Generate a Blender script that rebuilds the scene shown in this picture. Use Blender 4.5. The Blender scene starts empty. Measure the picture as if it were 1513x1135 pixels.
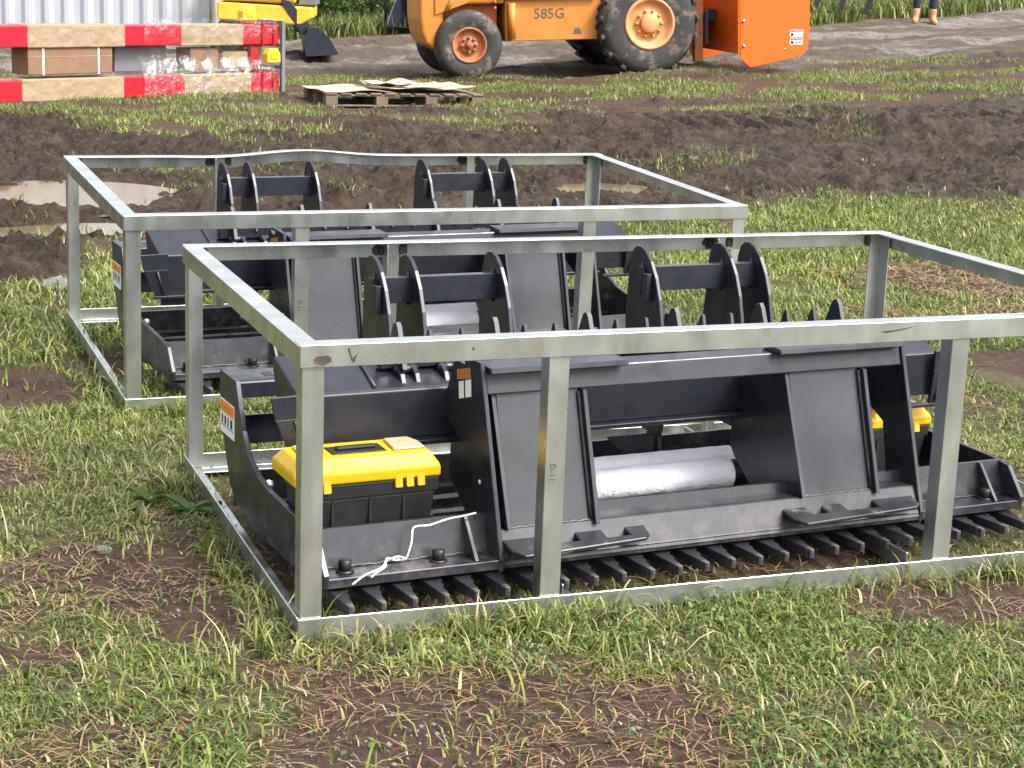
import bpy, bmesh, math, random
import numpy as np
from mathutils import Vector, Matrix
random.seed(7); rng = np.random.default_rng(11)
R = math.radians
sc = bpy.context.scene
col = sc.collection

# ------------------------------------------------------------------ camera
cam = bpy.data.objects.new('camera', bpy.data.cameras.new('camera')); col.objects.link(cam)
rt = Vector((0.93685506, -0.34784803, 0.03611577)); up = Vector((0.04653886, 0.22635845, 0.97293165)); fw = Vector((0.34660747, 0.90981515, -0.22825351))
m = Matrix((rt, up, -fw)).transposed().to_4x4(); m.translation = Vector((-0.90820465, -3.67785907, 1.49413197))
cam.matrix_world = m
cam.data.sensor_width = 36; cam.data.lens = 2628.9 / 1513 * 36; cam.data.clip_end = 600; cam.data.clip_start = .05
sc.camera = cam
# ------------------------------------------------------------------ world, sun, exposure
SUN_EL, SUN_AZ = 50.0, 141.0      # azimuth: direction towards the sun, degrees clockwise from +Y
w = bpy.data.worlds.new('World'); sc.world = w; w.use_nodes = True
nt = w.node_tree; nt.nodes.clear()
sky = nt.nodes.new('ShaderNodeTexSky'); sky.sky_type = 'NISHITA'; sky.sun_disc = False
sky.sun_elevation = R(SUN_EL); sky.sun_rotation = R(SUN_AZ); sky.dust_density = 6.0; sky.air_density = 1.0; sky.ozone_density = 1.0
hs = nt.nodes.new('ShaderNodeHueSaturation'); hs.inputs['Saturation'].default_value = .25
bg = nt.nodes.new('ShaderNodeBackground'); bg.inputs['Strength'].default_value = .15
wo = nt.nodes.new('ShaderNodeOutputWorld')
nt.links.new(sky.outputs[0], hs.inputs['Color']); nt.links.new(hs.outputs[0], bg.inputs[0]); nt.links.new(bg.outputs[0], wo.inputs[0])
sl = bpy.data.lights.new('sun', 'SUN'); sl.energy = 1.1; sl.angle = R(7.0); sl.color = (1, .96, .9)
so = bpy.data.objects.new('sun', sl); col.objects.link(so)
sd = Vector((math.sin(R(SUN_AZ)) * math.cos(R(SUN_EL)), math.cos(R(SUN_AZ)) * math.cos(R(SUN_EL)), math.sin(R(SUN_EL))))
so.rotation_euler = sd.to_track_quat('Z', 'Y').to_euler(); so.location = sd * 50
sc.view_settings.view_transform = 'Standard'; sc.view_settings.look = 'None'; sc.view_settings.gamma = 1
sc.view_settings.exposure = 1.6
try: sc.view_settings.use_curve_mapping = False
except Exception: pass

# ------------------------------------------------------------------ noise
def _hash(ix, iy, s):
    n = (ix.astype(np.int64) * 374761393 + iy.astype(np.int64) * 668265263 + s * 982451653) & 0x7fffffff
    n = ((n ^ (n >> 13)) * 1274126177) & 0x7fffffff
    return ((n ^ (n >> 16)) & 0xffff) / 65535.0
def vnoise(x, y, s=0):
    ix = np.floor(x); iy = np.floor(y); fx = x - ix; fy = y - iy
    fx = fx * fx * (3 - 2 * fx); fy = fy * fy * (3 - 2 * fy)
    a = _hash(ix, iy, s); b = _hash(ix + 1, iy, s); c = _hash(ix, iy + 1, s); d = _hash(ix + 1, iy + 1, s)
    return (a * (1 - fx) + b * fx) * (1 - fy) + (c * (1 - fx) + d * fx) * fy
def fbm(x, y, o=4, s=0, g=.5):
    t = 0; a = 1; n = 0
    for i in range(o):
        t = t + a * vnoise(x * 2 ** i + 17.3 * i, y * 2 ** i + 5.1 * i, s + i); n += a; a *= g
    return t / n
def sstep(a, b, x):
    t = np.clip((x - a) / (b - a), 0, 1); return t * t * (3 - 2 * t)
def poly_y(pts, x):
    p = np.array(pts); return np.interp(x, p[:, 0], p[:, 1])

# ------------------------------------------------------------------ ground fields
MUD_LO = [(-12, 4.2), (-.25, 4.72), (.08, 4.85), (.59, 6.3), (2.02, 6.31), (3.86, 6.1), (4.75, 6.93), (5.83, 6.97), (6.8, 6.7), (30, 6.0)]
MUD_HI = [(-12, 14.2), (.48, 13.51), (1.55, 12.42), (1.99, 10.9), (2.69, 11.53), (3.34, 12.16), (5.08, 13.4), (6.63, 13.55), (7.87, 12.9), (9.6, 13.1), (11.56, 13.3), (30, 14)]
ROAD_LO = [(-12, 19), (3.0, 18.0), (5.26, 19.3), (6.55, 19.2), (7.43, 17.6), (9.78, 17.5), (11.6, 18.0), (12.9, 17.6), (16.7, 20.3), (40, 34)]
ROAD_HI = [(-12, 27), (6.5, 27.8), (9.1, 28.9), (15.8, 25.6), (18.4, 27.4), (19.4, 26.6), (23, 29.1), (40, 40)]
PUD = [(.45, 7.9, .6, .66, .3), (.2, 6.5, .42, .2, .1), (2.3, 7.03, .45, .16, 0), (6.55, 7.02, .2, .14, 0), (7.65, 7.9, .25, .14, .3), (4.2, 8.05, .3, .3, .5), (.05, 7.4, .35, .3, 0), (3.9, 10.2, .4, .22, .2)]
DIRT = [(-.12, .42, .32, .5), (.27, -.66, .52, .46), (1.66, -.17, .36, .2), (-.36, 2.6, .26, .3), (-.45, .62, .22, .18), (-.6, .03, .16, .07),
        (2.42, .75, .14, .5), (4.4, 3.95, .55, .5), (1.2, .75, 1.0, .62), (.3, 0.06, .4, .1), (-.5, 1.55, .15, .2), (-.02, 2.9, .2, .3), (3.6, 2.2, .25, .3)]
def base_h(x, y): return .06 * np.log1p(np.exp(np.clip((x - 5.9) * 1.5, -30, 60))) / 1.5
def mud_mask(x, y):
    n = (fbm(x * 1.3, y * 1.3, 3, 40) - .5)
    lo = poly_y(MUD_LO, x) + n * .9; hi = poly_y(MUD_HI, x) + n * 2.2
    m1 = sstep(-.15, .25, y - lo) * sstep(-.3, .5, hi - y)
    # patchy mud between the churned strip and the road
    g = sstep(.52, .66, fbm(x * .9 + 3, y * 1.5, 3, 60)) * sstep(0, .5, y - hi) * sstep(0, 1.5, poly_y(ROAD_LO, x) + .5 - y) * sstep(1.5, 4.0, x)
    return np.maximum(m1, g * .8)
def far_clump(x, y): return sstep(.46, .62, fbm(x * 1.6 + 4, y * 2.2, 3, 160))
def road_mask(x, y):
    n = (fbm(x * .8, y * .8, 3, 50) - .5) * 1.4
    return sstep(-.5, .6, y - poly_y(ROAD_LO, x) - n) * sstep(-.3, .4, poly_y(ROAD_HI, x) - y - n * .5)
def dirt_mask(x, y):
    n = fbm(x * 5, y * 5, 4, 70) - .5
    d = np.zeros_like(x)
    for cx, cy, rx, ry in DIRT:
        q = np.sqrt(((x - cx) / rx) ** 2 + ((y - cy) / ry) ** 2) + n * .75
        d = np.maximum(d, 1 - sstep(.75, 1.2, q))
    p = sstep(.52, .66, fbm(x * 1.9 + 9, y * 1.9, 4, 90)) * .8 * (1 - .7 * sstep(.6, 1.0, x) * sstep(.2, -.1, y))
    return np.maximum(np.maximum(d, p * (y < 7)), sstep(9.5, 11, y) * (1 - .8 * far_clump(x, y)))
def puddle_depth(x, y):
    n = (fbm(x * 3, y * 3, 3, 33) - .5) * .45; d = np.zeros_like(x)
    for cx, cy, rx, ry, a in PUD:
        c, s = math.cos(a), math.sin(a); dx = x - cx; dy = y - cy
        q = np.sqrt(((c * dx + s * dy) / rx) ** 2 + ((-s * dx + c * dy) / ry) ** 2) + n
        d = np.maximum(d, 1 - sstep(.6, 1.25, q))
    return d
def height(x, y, mm=None):
    mm = mud_mask(x, y) if mm is None else mm
    h = base_h(x, y)
    h = h + (fbm(x * .9, y * .9, 3, 1) - .5) * .05 * sstep(.3, 1.2, np.hypot(x - 1.2, y - 1.2) - 1.4) + (fbm(x * 9, y * 9, 3, 4) - .5) * .022
    # ground falls a little under the second crate's near edge
    h = h - .03 * np.exp(-((y - 2.2) / .7) ** 2) * sstep(-1.2, -.4, x) * sstep(3.2, 2.6, x)
    clod = np.abs(fbm(x * 2.3, y * 3.2, 4, 8, .6) - .5) * 2
    c2 = 1 - np.abs(vnoise(x * 7.5, y * 8.5, 12) - .5) * 2
    c3 = 1 - np.abs(vnoise(x * 17, y * 17, 13) - .5) * 2
    furrow = np.sin((y + .25 * x * 0 + (fbm(x * .5, y * .5, 2, 20) - .5) * 2.2) * 3.6)
    lug = (np.sin((x + .12 * y) * 2 * np.pi / .27) > .1) * np.exp(-((y - (12.6 - .33 * (x - 6))) / .45) ** 2) * sstep(5.6, 6.4, x)
    mud = (fbm(x * .8, y * .8, 2, 21) - .5) * .10 + furrow * .055 + clod * .085 * (.3 + 1.4 * vnoise(x * .7, y * .9, 22)) + c2 ** 2 * .05 * (.2 + 1.6 * vnoise(x * .9 + 5, y * 1.1, 23)) + c3 ** 2 * .05 * (.3 + 1.2 * vnoise(x * 1.2 + 8, y * 1.5, 24)) + (1 - np.abs(vnoise(x * 31, y * 31, 14) - .5) * 2) ** 2 * .035 - .10
    mud = mud * (1 - .6 * np.clip(lug, 0, 1)) + .05 * lug
    pd = puddle_depth(x, y)
    mud = mud * (1 - .85 * pd) - .13 * pd
    h = h + mm * mud
    rm = road_mask(x, y)
    h = h + rm * (np.sin((y - .55 * x) * 2.4 + fbm(x * .6, y * .6, 2, 77) * 5) * .06 + (fbm(x * 5, y * 5, 3, 78) - .5) * .09 + (vnoise(x * 16, y * 16, 79) - .5) * .03)
    return h

# ------------------------------------------------------------------ materials
MATS = {}
def newmat(name):
    mt = bpy.data.materials.new(name); mt.use_nodes = True; nt = mt.node_tree; nt.nodes.clear()
    o = nt.nodes.new('ShaderNodeOutputMaterial'); b = nt.nodes.new('ShaderNodeBsdfPrincipled'); nt.links.new(b.outputs[0], o.inputs[0])
    MATS[name] = mt; return mt, nt, b, o
def N(nt, t, **k):
    n = nt.nodes.new(t)
    for a, v in k.items():
        if a in n.inputs: n.inputs[a].default_value = v
        else: setattr(n, a, v)
    return n
def ramp(nt, src, stops):
    r = nt.nodes.new('ShaderNodeValToRGB'); e = r.color_ramp.elements
    while len(e) < len(stops): e.new(.5)
    for q, (p, c) in zip(e, stops):
        q.position = p; q.color = (*c, 1) if len(c) == 3 else c
    nt.links.new(src, r.inputs[0]); return r.outputs[0]
def mixc(nt, f, a, b):
    n = nt.nodes.new('ShaderNodeMix'); n.data_type = 'RGBA'
    for i, v in ((0, f), (6, a), (7, b)):
        if hasattr(v, 'links'): nt.links.new(v, n.inputs[i])
        elif i == 0: n.inputs[0].default_value = v
        else: n.inputs[i].default_value = (*v, 1)
    return n.outputs[2]
def noise(nt, scale, detail=4, vec=None, rough=.55, coord='Object', stretch=None):
    tc = nt.nodes.new('ShaderNodeTexCoord'); n = N(nt, 'ShaderNodeTexNoise', Scale=scale, Detail=detail, Roughness=rough)
    v = tc.outputs[coord]
    if stretch:
        mp = nt.nodes.new('ShaderNodeMapping'); mp.inputs['Scale'].default_value = stretch; nt.links.new(v, mp.inputs[0]); v = mp.outputs[0]
    nt.links.new(v, n.inputs['Vector']); return n.outputs['Fac']
def bump(nt, b, src, strength, dist=.01):
    n = N(nt, 'ShaderNodeBump', Strength=strength, Distance=dist); nt.links.new(src, n.inputs['Height']); nt.links.new(n.outputs[0], b.inputs['Normal']); return n
def paint(name, c, rough=.35, var=.25, dirt=None, metallic=0, scale=6, spec=.5, bmp=.03):
    mt, nt, b, o = newmat(name)
    f = noise(nt, scale, 5); c2 = tuple(v * (1 - var) for v in c)
    colr = mixc(nt, ramp(nt, f, [(.35, (0, 0, 0)), (.65, (1, 1, 1))]), c2, c)
    if dirt:
        d = noise(nt, 14, 6, rough=.7); colr = mixc(nt, ramp(nt, d, [(dirt[1], (0, 0, 0)), (dirt[1] + .12, (1, 1, 1))]), colr, dirt[0])
    nt.links.new(colr, b.inputs['Base Color'])
    rr_ = ramp(nt, noise(nt, 30, 4), [(.3, (rough * .8,) * 3), (.7, (min(1, rough * 1.3),) * 3)]); nt.links.new(rr_, b.inputs['Roughness'])
    b.inputs['Metallic'].default_value = metallic; b.inputs['Specular IOR Level'].default_value = spec
    if bmp: bump(nt, b, noise(nt, 60, 3), bmp, .004)
    return mt
# galvanised angle iron
mt, nt, b, o = newmat('zinc')
n1 = noise(nt, 8, 5, stretch=(1, 1, .4), rough=.6); n2 = noise(nt, 45, 3); n3 = noise(nt, 4.0, 2, rough=.4)
c = mixc(nt, ramp(nt, n1, [(.25, (0, 0, 0)), (.75, (1, 1, 1))]), (.37, .405, .385), (.68, .705, .69))
c = mixc(nt, ramp(nt, n3, [(.62, (0, 0, 0)), (.9, (.55, .55, .55))]), c, (.27, .215, .175))
nt.links.new(c, b.inputs['Base Color']); b.inputs['Metallic'].default_value = .9
nt.links.new(ramp(nt, noise(nt, 14, 3, rough=.5, stretch=(1, 1, .5)), [(.3, (.25,) * 3), (.7, (.36,) * 3)]), b.inputs['Roughness']); bump(nt, b, n2, .012, .003)
paint('scorch', (.05, .04, .032), .7, .4, ((.16, .08, .035), .55))
# black powder coat
mt, nt, b, o = newmat('black_paint')
f = noise(nt, 5, 5); dst = noise(nt, 22, 6, rough=.75)
c = mixc(nt, f, (.011, .0125, .019), (.017, .019, .028))
c = mixc(nt, ramp(nt, dst, [(.62, (0, 0, 0)), (.84, (.28, .28, .28))]), c, (.10, .095, .085))
geo = nt.nodes.new('ShaderNodeNewGeometry'); sx = nt.nodes.new('ShaderNodeSeparateXYZ'); nt.links.new(geo.outputs['Position'], sx.inputs[0])
mr = N(nt, 'ShaderNodeMapRange'); mr.inputs['From Min'].default_value = .22; mr.inputs['From Max'].default_value = .04; nt.links.new(sx.outputs['Z'], mr.inputs['Value'])
mu = nt.nodes.new('ShaderNodeMath'); mu.operation = 'MULTIPLY'; nt.links.new(mr.outputs[0], mu.inputs[0]); nt.links.new(ramp(nt, noise(nt, 16, 6, rough=.75), [(.46, (0, 0, 0)), (.62, (.8, .8, .8))]), mu.inputs[1])
c = mixc(nt, mu.outputs[0], c, (.10, .078, .06))
c = mixc(nt, ramp(nt, noise(nt, 7, 6, rough=.8, stretch=(1, 1, .25)), [(.55, (0, 0, 0)), (.8, (.3, .3, .3))]), c, (.06, .06, .065))
nt.links.new(c, b.inputs['Base Color']); nt.links.new(ramp(nt, noise(nt, 12, 4), [(.3, (.22,) * 3), (.7, (.42,) * 3)]), b.inputs['Roughness'])
b.inputs['Specular IOR Level'].default_value = .5; bump(nt, b, noise(nt, 160, 2), .035, .002)
paint('black_dusty', (.020, .021, .027), .36, .35, ((.10, .09, .075), .56))
paint('weld', (.035, .035, .038), .4, .5, bmp=.4, scale=80)
paint('black_plastic', (.014, .014, .015), .5, .2, ((.06, .055, .05), .66))
paint('yellow_plastic', (.66, .41, .005), .38, .06, spec=.4)
paint('clear_plastic', (.40, .37, .22), .3, .15)
paint('bare_bolt', (.6, .6, .58), .3, .2, metallic=.9)
paint('oxide_bolt', (.012, .012, .013), .38, .2)
paint('white_wire', (.78, .78, .76), .35, .05)
paint('label_white', (.80, .80, .80), .45, .03, bmp=0)
paint('label_orange', (.80, .26, .03), .45, .05, bmp=0)
paint('label_black', (.012, .012, .012), .45, .1, bmp=0)
paint('label_red', (.65, .03, .05), .45, .1, bmp=0)
paint('label_amber', (.42, .17, .05), .45, .1, bmp=0)
mt, nt, b, o = newmat('white_wrap')
f = noise(nt, 22, 5, rough=.7); g = noise(nt, 90, 3)
c = mixc(nt, ramp(nt, noise(nt, 40, 6, rough=.8), [(.68, (0, 0, 0)), (.72, (1, 1, 1))]), (.9, .9, .97), (.05, .04, .03)); nt.links.new(c, b.inputs['Base Color'])
b.inputs['Roughness'].default_value = .8; b.inputs['Specular IOR Level'].default_value = .2; bump(nt, b, f, 1.0, .012)
paint('rubber_hose', (.02, .017, .014), .5, .3)
paint('orange_old', (.48, .18, .022), .42, .18, ((.20, .09, .035), .64), scale=3)
paint('orange_new', (.72, .105, .005), .35, .06, scale=2)
paint('orange_dark', (.45, .07, .008), .45, .2)
paint('rust_orange', (.42, .14, .045), .6, .35, ((.2, .08, .04), .5))
paint('hub_orange', (.62, .27, .10), .5, .25, ((.3, .18, .1), .6))
paint('decal_grey', (.09, .08, .07), .6, .2)
mt, nt, b, o = newmat('tyre')
f = noise(nt, 3.5, 6, rough=.7)
nt.links.new(mixc(nt, ramp(nt, f, [(.52, (0, 0, 0)), (.62, (1, 1, 1))]), (.024, .022, .02), (.13, .105, .08)), b.inputs['Base Color']); b.inputs['Roughness'].default_value = .75
bump(nt, b, noise(nt, 18, 4), .3, .02)
paint('red_paint', (.38, .008, .020), .28, .15, scale=3)
mt, nt, b, o = newmat('cardboard')
f = noise(nt, 6, 5); nt.links.new(mixc(nt, f, (.20, .142, .08), (.29, .215, .135)), b.inputs['Base Color']); b.inputs['Roughness'].default_value = .7
bump(nt, b, noise(nt, 9, 4, rough=.4), .8, .03)
paint('brown_carton', (.19, .108, .056), .7, .2)
paint('tape_white', (.7, .7, .66), .4, .1)
paint('grey_steel', (.13, .14, .15), .5, .15)
paint('yellow_old', (.72, .42, .03), .45, .15, ((.25, .14, .05), .66))
paint('navy_steel', (.018, .022, .034), .35, .3)
paint('container_white', (.40, .42, .45), .5, .06, ((.4, .4, .38), .70), scale=1.5)
paint('pallet_wood', (.16, .115, .08), .85, .35)
paint('old_card', (.40, .32, .25), .8, .25)
paint('denim', (.018, .022, .04), .85, .3); paint('boot_tan', (.42, .22, .10), .7, .3); paint('skin', (.45, .27, .19), .5, .1); paint('shirt', (.08, .1, .14), .85, .2); paint('hair', (.03, .02, .015), .6, .2)
paint('bark', (.10, .075, .05), .9, .3); paint('stone', (.17, .16, .145), .8, .3, bmp=.3)
mt, nt, b, o = newmat('film')
tr = nt.nodes.new('ShaderNodeBsdfTransparent'); gl = N(nt, 'ShaderNodeBsdfGlossy', Roughness=.28); mx = nt.nodes.new('ShaderNodeMixShader')
gl.inputs['Color'].default_value = (.9, .9, .9, 1)
nt.links.new(ramp(nt, noise(nt, 7, 6, rough=.7, stretch=(1, 1, .4)), [(.42, (.05,) * 3), (.75, (.30,) * 3)]), mx.inputs[0]); nt.links.new(tr.outputs[0], mx.inputs[1]); nt.links.new(gl.outputs[0], mx.inputs[2]); nt.links.new(mx.outputs[0], o.inputs[0])
bb_ = N(nt, 'ShaderNodeBump', Strength=.9, Distance=.05); nt.links.new(noise(nt, 9, 5), bb_.inputs['Height']); nt.links.new(bb_.outputs[0], gl.inputs['Normal'])
# muddy water
mt, nt, b, o = newmat('muddy_water')
nt.links.new(mixc(nt, noise(nt, 2, 3), (.10, .075, .04), (.14, .105, .058)), b.inputs['Base Color']); b.inputs['Roughness'].default_value = .14; b.inputs['Specular IOR Level'].default_value = .5
bump(nt, b, noise(nt, 14, 3), .05, .01)
# grass: colour per blade from the mesh
def leafmat(name, tl=.35):
    mt, nt, b, o = newmat(name)
    a = nt.nodes.new('ShaderNodeAttribute'); a.attribute_name = 'tint'
    nt.links.new(a.outputs['Color'], b.inputs['Base Color']); b.inputs['Roughness'].default_value = .55; b.inputs['Specular IOR Level'].default_value = .35
    t = nt.nodes.new('ShaderNodeBsdfTranslucent'); nt.links.new(a.outputs['Color'], t.inputs['Color'])
    mx = nt.nodes.new('ShaderNodeMixShader'); mx.inputs[0].default_value = tl
    nt.links.new(b.outputs[0], mx.inputs[1]); nt.links.new(t.outputs[0], mx.inputs[2]); nt.links.new(mx.outputs[0], o.inputs[0])
leafmat('grass'); leafmat('straw', .1)
# ground: masks from the mesh (R mud, G road gravel, B bare dirt)
mt, nt, b, o = newmat('ground')
a = nt.nodes.new('ShaderNodeAttribute'); a.attribute_name = 'cover'; sp = nt.nodes.new('ShaderNodeSeparateColor'); nt.links.new(a.outputs['Color'], sp.inputs[0])
nA = noise(nt, 3, 6, rough=.65); nB = noise(nt, 28, 6, rough=.7); nC = noise(nt, 110, 4, rough=.7)
turf = mixc(nt, nB, (.05, .048, .02), (.15, .125, .06))
dirt = mixc(nt, ramp(nt, nB, [(.3, (0, 0, 0)), (.7, (1, 1, 1))]), (.036, .020, .014), (.105, .060, .041)); dirt = mixc(nt, ramp(nt, nC, [(.58, (0, 0, 0)), (.75, (1, 1, 1))]), dirt, (.17, .12, .085))
mudc = mixc(nt, ramp(nt, nB, [(.35, (0, 0, 0)), (.68, (1, 1, 1))]), (.012, .0072, .0045), (.058, .037, .024)); mudc = mixc(nt, ramp(nt, nA, [(.45, (0, 0, 0)), (.7, (1, 1, 1))]), mudc, (.072, .046, .029))
gra = mixc(nt, ramp(nt, nB, [(.35, (0, 0, 0)), (.7, (1, 1, 1))]), (.11, .098, .083), (.28, .255, .22)); gra = mixc(nt, ramp(nt, noise(nt, 5, 6, rough=.75), [(.48, (0, 0, 0)), (.62, (1, 1, 1))]), gra, (.075, .06, .048)); gra = mixc(nt, ramp(nt, noise(nt, 1.1, 5, rough=.6, stretch=(.35, 1.2, 1)), [(.40, (0, 0, 0)), (.52, (1, 1, 1))]), gra, (.085, .063, .047))
cc = mixc(nt, sp.outputs[2], turf, dirt); cc = mixc(nt, sp.outputs[1], cc, gra); cc = mixc(nt, sp.outputs[0], cc, mudc)
nt.links.new(cc, b.inputs['Base Color'])
b.inputs['Specular IOR Level'].default_value = .22
rg = mixc(nt, sp.outputs[0], (.9, .9, .9), (.5, .5, .5)); rg2 = nt.nodes.new('ShaderNodeMath'); rg2.operation = 'MULTIPLY'; nt.links.new(rg, rg2.inputs[0])
nt.links.new(ramp(nt, nA, [(.35, (.75,) * 3), (.65, (1.0,) * 3)]), rg2.inputs[1]); nt.links.new(rg2.outputs[0], b.inputs['Roughness'])
b1 = N(nt, 'ShaderNodeBump', Strength=1.0, Distance=.045); nt.links.new(nB, b1.inputs['Height']); b2 = N(nt, 'ShaderNodeBump', Strength=.6, Distance=.008); nt.links.new(nC, b2.inputs['Height']); nt.links.new(b1.outputs[0], b2.inputs['Normal']); nt.links.new(b2.outputs[0], b.inputs['Normal'])

# ------------------------------------------------------------------ mesh helpers
class MB:
    def __init__(s): s.v = []; s.f = []; s.sm = []
    def add(s, v, f, smooth=False):
        o = len(s.v); s.v += [tuple(p) for p in v]; s.f += [tuple(i + o for i in q) for q in f]; s.sm += [smooth] * len(f); return s
    def box(s, x0, x1, y0, y1, z0, z1):
        v = [(x, y, z) for z in (z0, z1) for y in (y0, y1) for x in (x0, x1)]
        return s.add(v, [(0, 2, 3, 1), (4, 5, 7, 6), (0, 1, 5, 4), (2, 6, 7, 3), (0, 4, 6, 2), (1, 3, 7, 5)])
    def prism(s, poly, a0, a1, axis='x'):
        # poly in the two remaining axes in order (for x: y,z; for y: x,z; for z: x,y)
        n = len(poly)
        area = sum(poly[i][0] * poly[(i + 1) % n][1] - poly[(i + 1) % n][0] * poly[i][1] for i in range(n))
        if area < 0: poly = poly[::-1]
        def P(p, a): return (a, p[0], p[1]) if axis == 'x' else (p[0], a, p[1]) if axis == 'y' else (p[0], p[1], a)
        if axis == 'y': a0, a1 = a1, a0
        v = [P(p, a0) for p in poly] + [P(p, a1) for p in poly]
        f = [tuple(range(n))[::-1], tuple(range(n, 2 * n))] + [(i, (i + 1) % n, n + (i + 1) % n, n + i) for i in range(n)]
        return s.add(v, f)
    def tube(s, path, r, n=8, cap=True):
        P = [Vector(p) for p in path]; rs = r if isinstance(r, (list, tuple)) else [r] * len(P); o = []
        for i, p in enumerate(P):
            t = (P[min(i + 1, len(P) - 1)] - P[max(i - 1, 0)]).normalized()
            a = t.cross(Vector((0, 0, 1)));  a = t.cross(Vector((1, 0, 0))) if a.length < .1 else a
            a.normalize(); b_ = t.cross(a)
            o += [p + (a * math.cos(2 * math.pi * k / n) + b_ * math.sin(2 * math.pi * k / n)) * rs[i] for k in range(n)]
        f = []
        for i in range(len(P) - 1):
            for k in range(n): f.append((i * n + k, i * n + (k + 1) % n, (i + 1) * n + (k + 1) % n, (i + 1) * n + k))
        s.add(o, f, True)
        if cap: s.add(o[:n], [tuple(range(n))[::-1]]); s.add(o[-n:], [tuple(range(n))])
        return s
    def lathe(s, prof, c, axis='y', n=32, cap=True):
        # prof: (radius, offset along axis)
        v = []
        for r, a in prof:
            for k in range(n):
                t = 2 * math.pi * k / n; p = (r * math.cos(t), r * math.sin(t))
                v.append((c[0] + p[0], c[1] + a, c[2] + p[1]) if axis == 'y' else (c[0] + p[0], c[1] + p[1], c[2] + a) if axis == 'z' else (c[0] + a, c[1] + p[0], c[2] + p[1]))
        f = []
        for i in range(len(prof) - 1):
            for k in range(n): f.append((i * n + k, (i + 1) * n + k, (i + 1) * n + (k + 1) % n, i * n + (k + 1) % n))
        s.add(v, f, True); m_ = len(prof) - 1
        if cap and prof[0][0] > 1e-6: s.add(v[:n], [tuple(range(n))])
        if cap and prof[-1][0] > 1e-6: s.add(v[m_ * n:], [tuple(range(n))[::-1]])
        return s
    def xf(s, M): s.v = [tuple(M @ Vector(p)) for p in s.v]; return s
    def build(s, name, mat, parent=None, bevel=0, seg=1, smooth_all=False):
        me = bpy.data.meshes.new(name); me.from_pydata(s.v, [], s.f)
        bm = bmesh.new(); bm.from_mesh(me); bmesh.ops.remove_doubles(bm, verts=bm.verts, dist=1e-6); bmesh.ops.recalc_face_normals(bm, faces=bm.faces); bm.to_mesh(me); bm.free()
        if any(s.sm) or smooth_all:
            if smooth_all or len(me.polygons) != len(s.sm):
                for p in me.polygons: p.use_smooth = True
            else:
                for p, q in zip(me.polygons, s.sm): p.use_smooth = q
        me.materials.append(MATS[mat])
        ob = bpy.data.objects.new(name, me); col.objects.link(ob)
        if parent: ob.parent = parent
        if bevel:
            b_ = ob.modifiers.new('bevel', 'BEVEL'); b_.width = bevel; b_.segments = seg; b_.limit_method = 'ANGLE'; b_.angle_limit = R(35)
        return ob
def thing(name, label, cat, loc=(0, 0, 0), rot=(0, 0, 0), group=None):
    e = bpy.data.objects.new(name, None); col.objects.link(e); e.location = loc; e.rotation_euler = rot; e.empty_display_size = .1
    return tag(e, label, cat, group)
def tag(o, label, cat, group=None):
    o['label'] = label; o['category'] = cat
    if group: o['group'] = group
    return o
def copy_tree(o, parent=None):
    c = o.copy(); col.objects.link(c); c.parent = parent
    for ch in list(o.children): copy_tree(ch, c)
    return c
def text(body, size, mat, parent, M, name='lettering', ext=.0004):
    cu = bpy.data.curves.new(name, 'FONT'); cu.body = body; cu.size = size; cu.extrude = ext; cu.resolution_u = 2
    t = bpy.data.objects.new(name, cu); col.objects.link(t)
    bpy.context.view_layer.update()
    me = bpy.data.meshes.new_from_object(t.evaluated_get(bpy.context.evaluated_depsgraph_get()))
    bpy.data.objects.remove(t); me.materials.clear(); me.materials.append(MATS[mat])
    ob = bpy.data.objects.new(name, me); col.objects.link(ob); ob.parent = parent; ob.matrix_local = M; return ob
def numpy_mesh(name, V, F, mat, tint=None, attr='tint', smooth=False):
    me = bpy.data.meshes.new(name); k = F.shape[1]
    me.vertices.add(len(V)); me.vertices.foreach_set('co', V.astype(np.float32).ravel())
    me.loops.add(F.size); me.loops.foreach_set('vertex_index', F.astype(np.int32).ravel())
    me.polygons.add(len(F)); me.polygons.foreach_set('loop_start', np.arange(0, F.size, k, dtype=np.int32)); me.polygons.foreach_set('loop_total', np.full(len(F), k, np.int32))
    if smooth: me.polygons.foreach_set('use_smooth', np.ones(len(F), bool))
    me.update(calc_edges=True)
    if tint is not None:
        at = me.color_attributes.new(attr, 'FLOAT_COLOR', 'POINT'); at.data.foreach_set('color', np.concatenate([tint, np.ones((len(V), 1))], 1).astype(np.float32).ravel())
    me.materials.append(MATS[mat]); ob = bpy.data.objects.new(name, me); col.objects.link(ob); return ob

# ------------------------------------------------------------------ ground
def spaced(segs):
    o = []
    for a, b_, st in segs: o += list(np.arange(a, b_ - 1e-6, st))
    return np.array(o + [segs[-1][1]])
xs = spaced([(-150, -20, 10), (-20, -4, .8), (-4, -1, .12), (-1, 6, .03), (6, 10, .045), (10, 16, .09), (16, 30, .25), (30, 60, 1.5), (60, 200, 10)])
ys = spaced([(-60, -6, 6), (-6, -1.6, .3), (-1.6, 5, .03), (5, 14.5, .04), (14.5, 20, .08), (20, 32, .2), (32, 60, 1.2), (60, 300, 12)])
X, Y = np.meshgrid(xs, ys); mm = mud_mask(X, Y); rm = road_mask(X, Y); dm = dirt_mask(X, Y)
Z = height(X, Y, mm)
ny, nx = X.shape
idx = np.arange(ny * nx).reshape(ny, nx)
F = np.stack([idx[:-1, :-1], idx[:-1, 1:], idx[1:, 1:], idx[1:, :-1]], -1).reshape(-1, 4)
g = numpy_mesh('ground', np.stack([X, Y, Z], -1).reshape(-1, 3), F, 'ground', np.stack([mm, rm, dm], -1).reshape(-1, 3), 'cover', True)
g['kind'] = 'structure'
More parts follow.
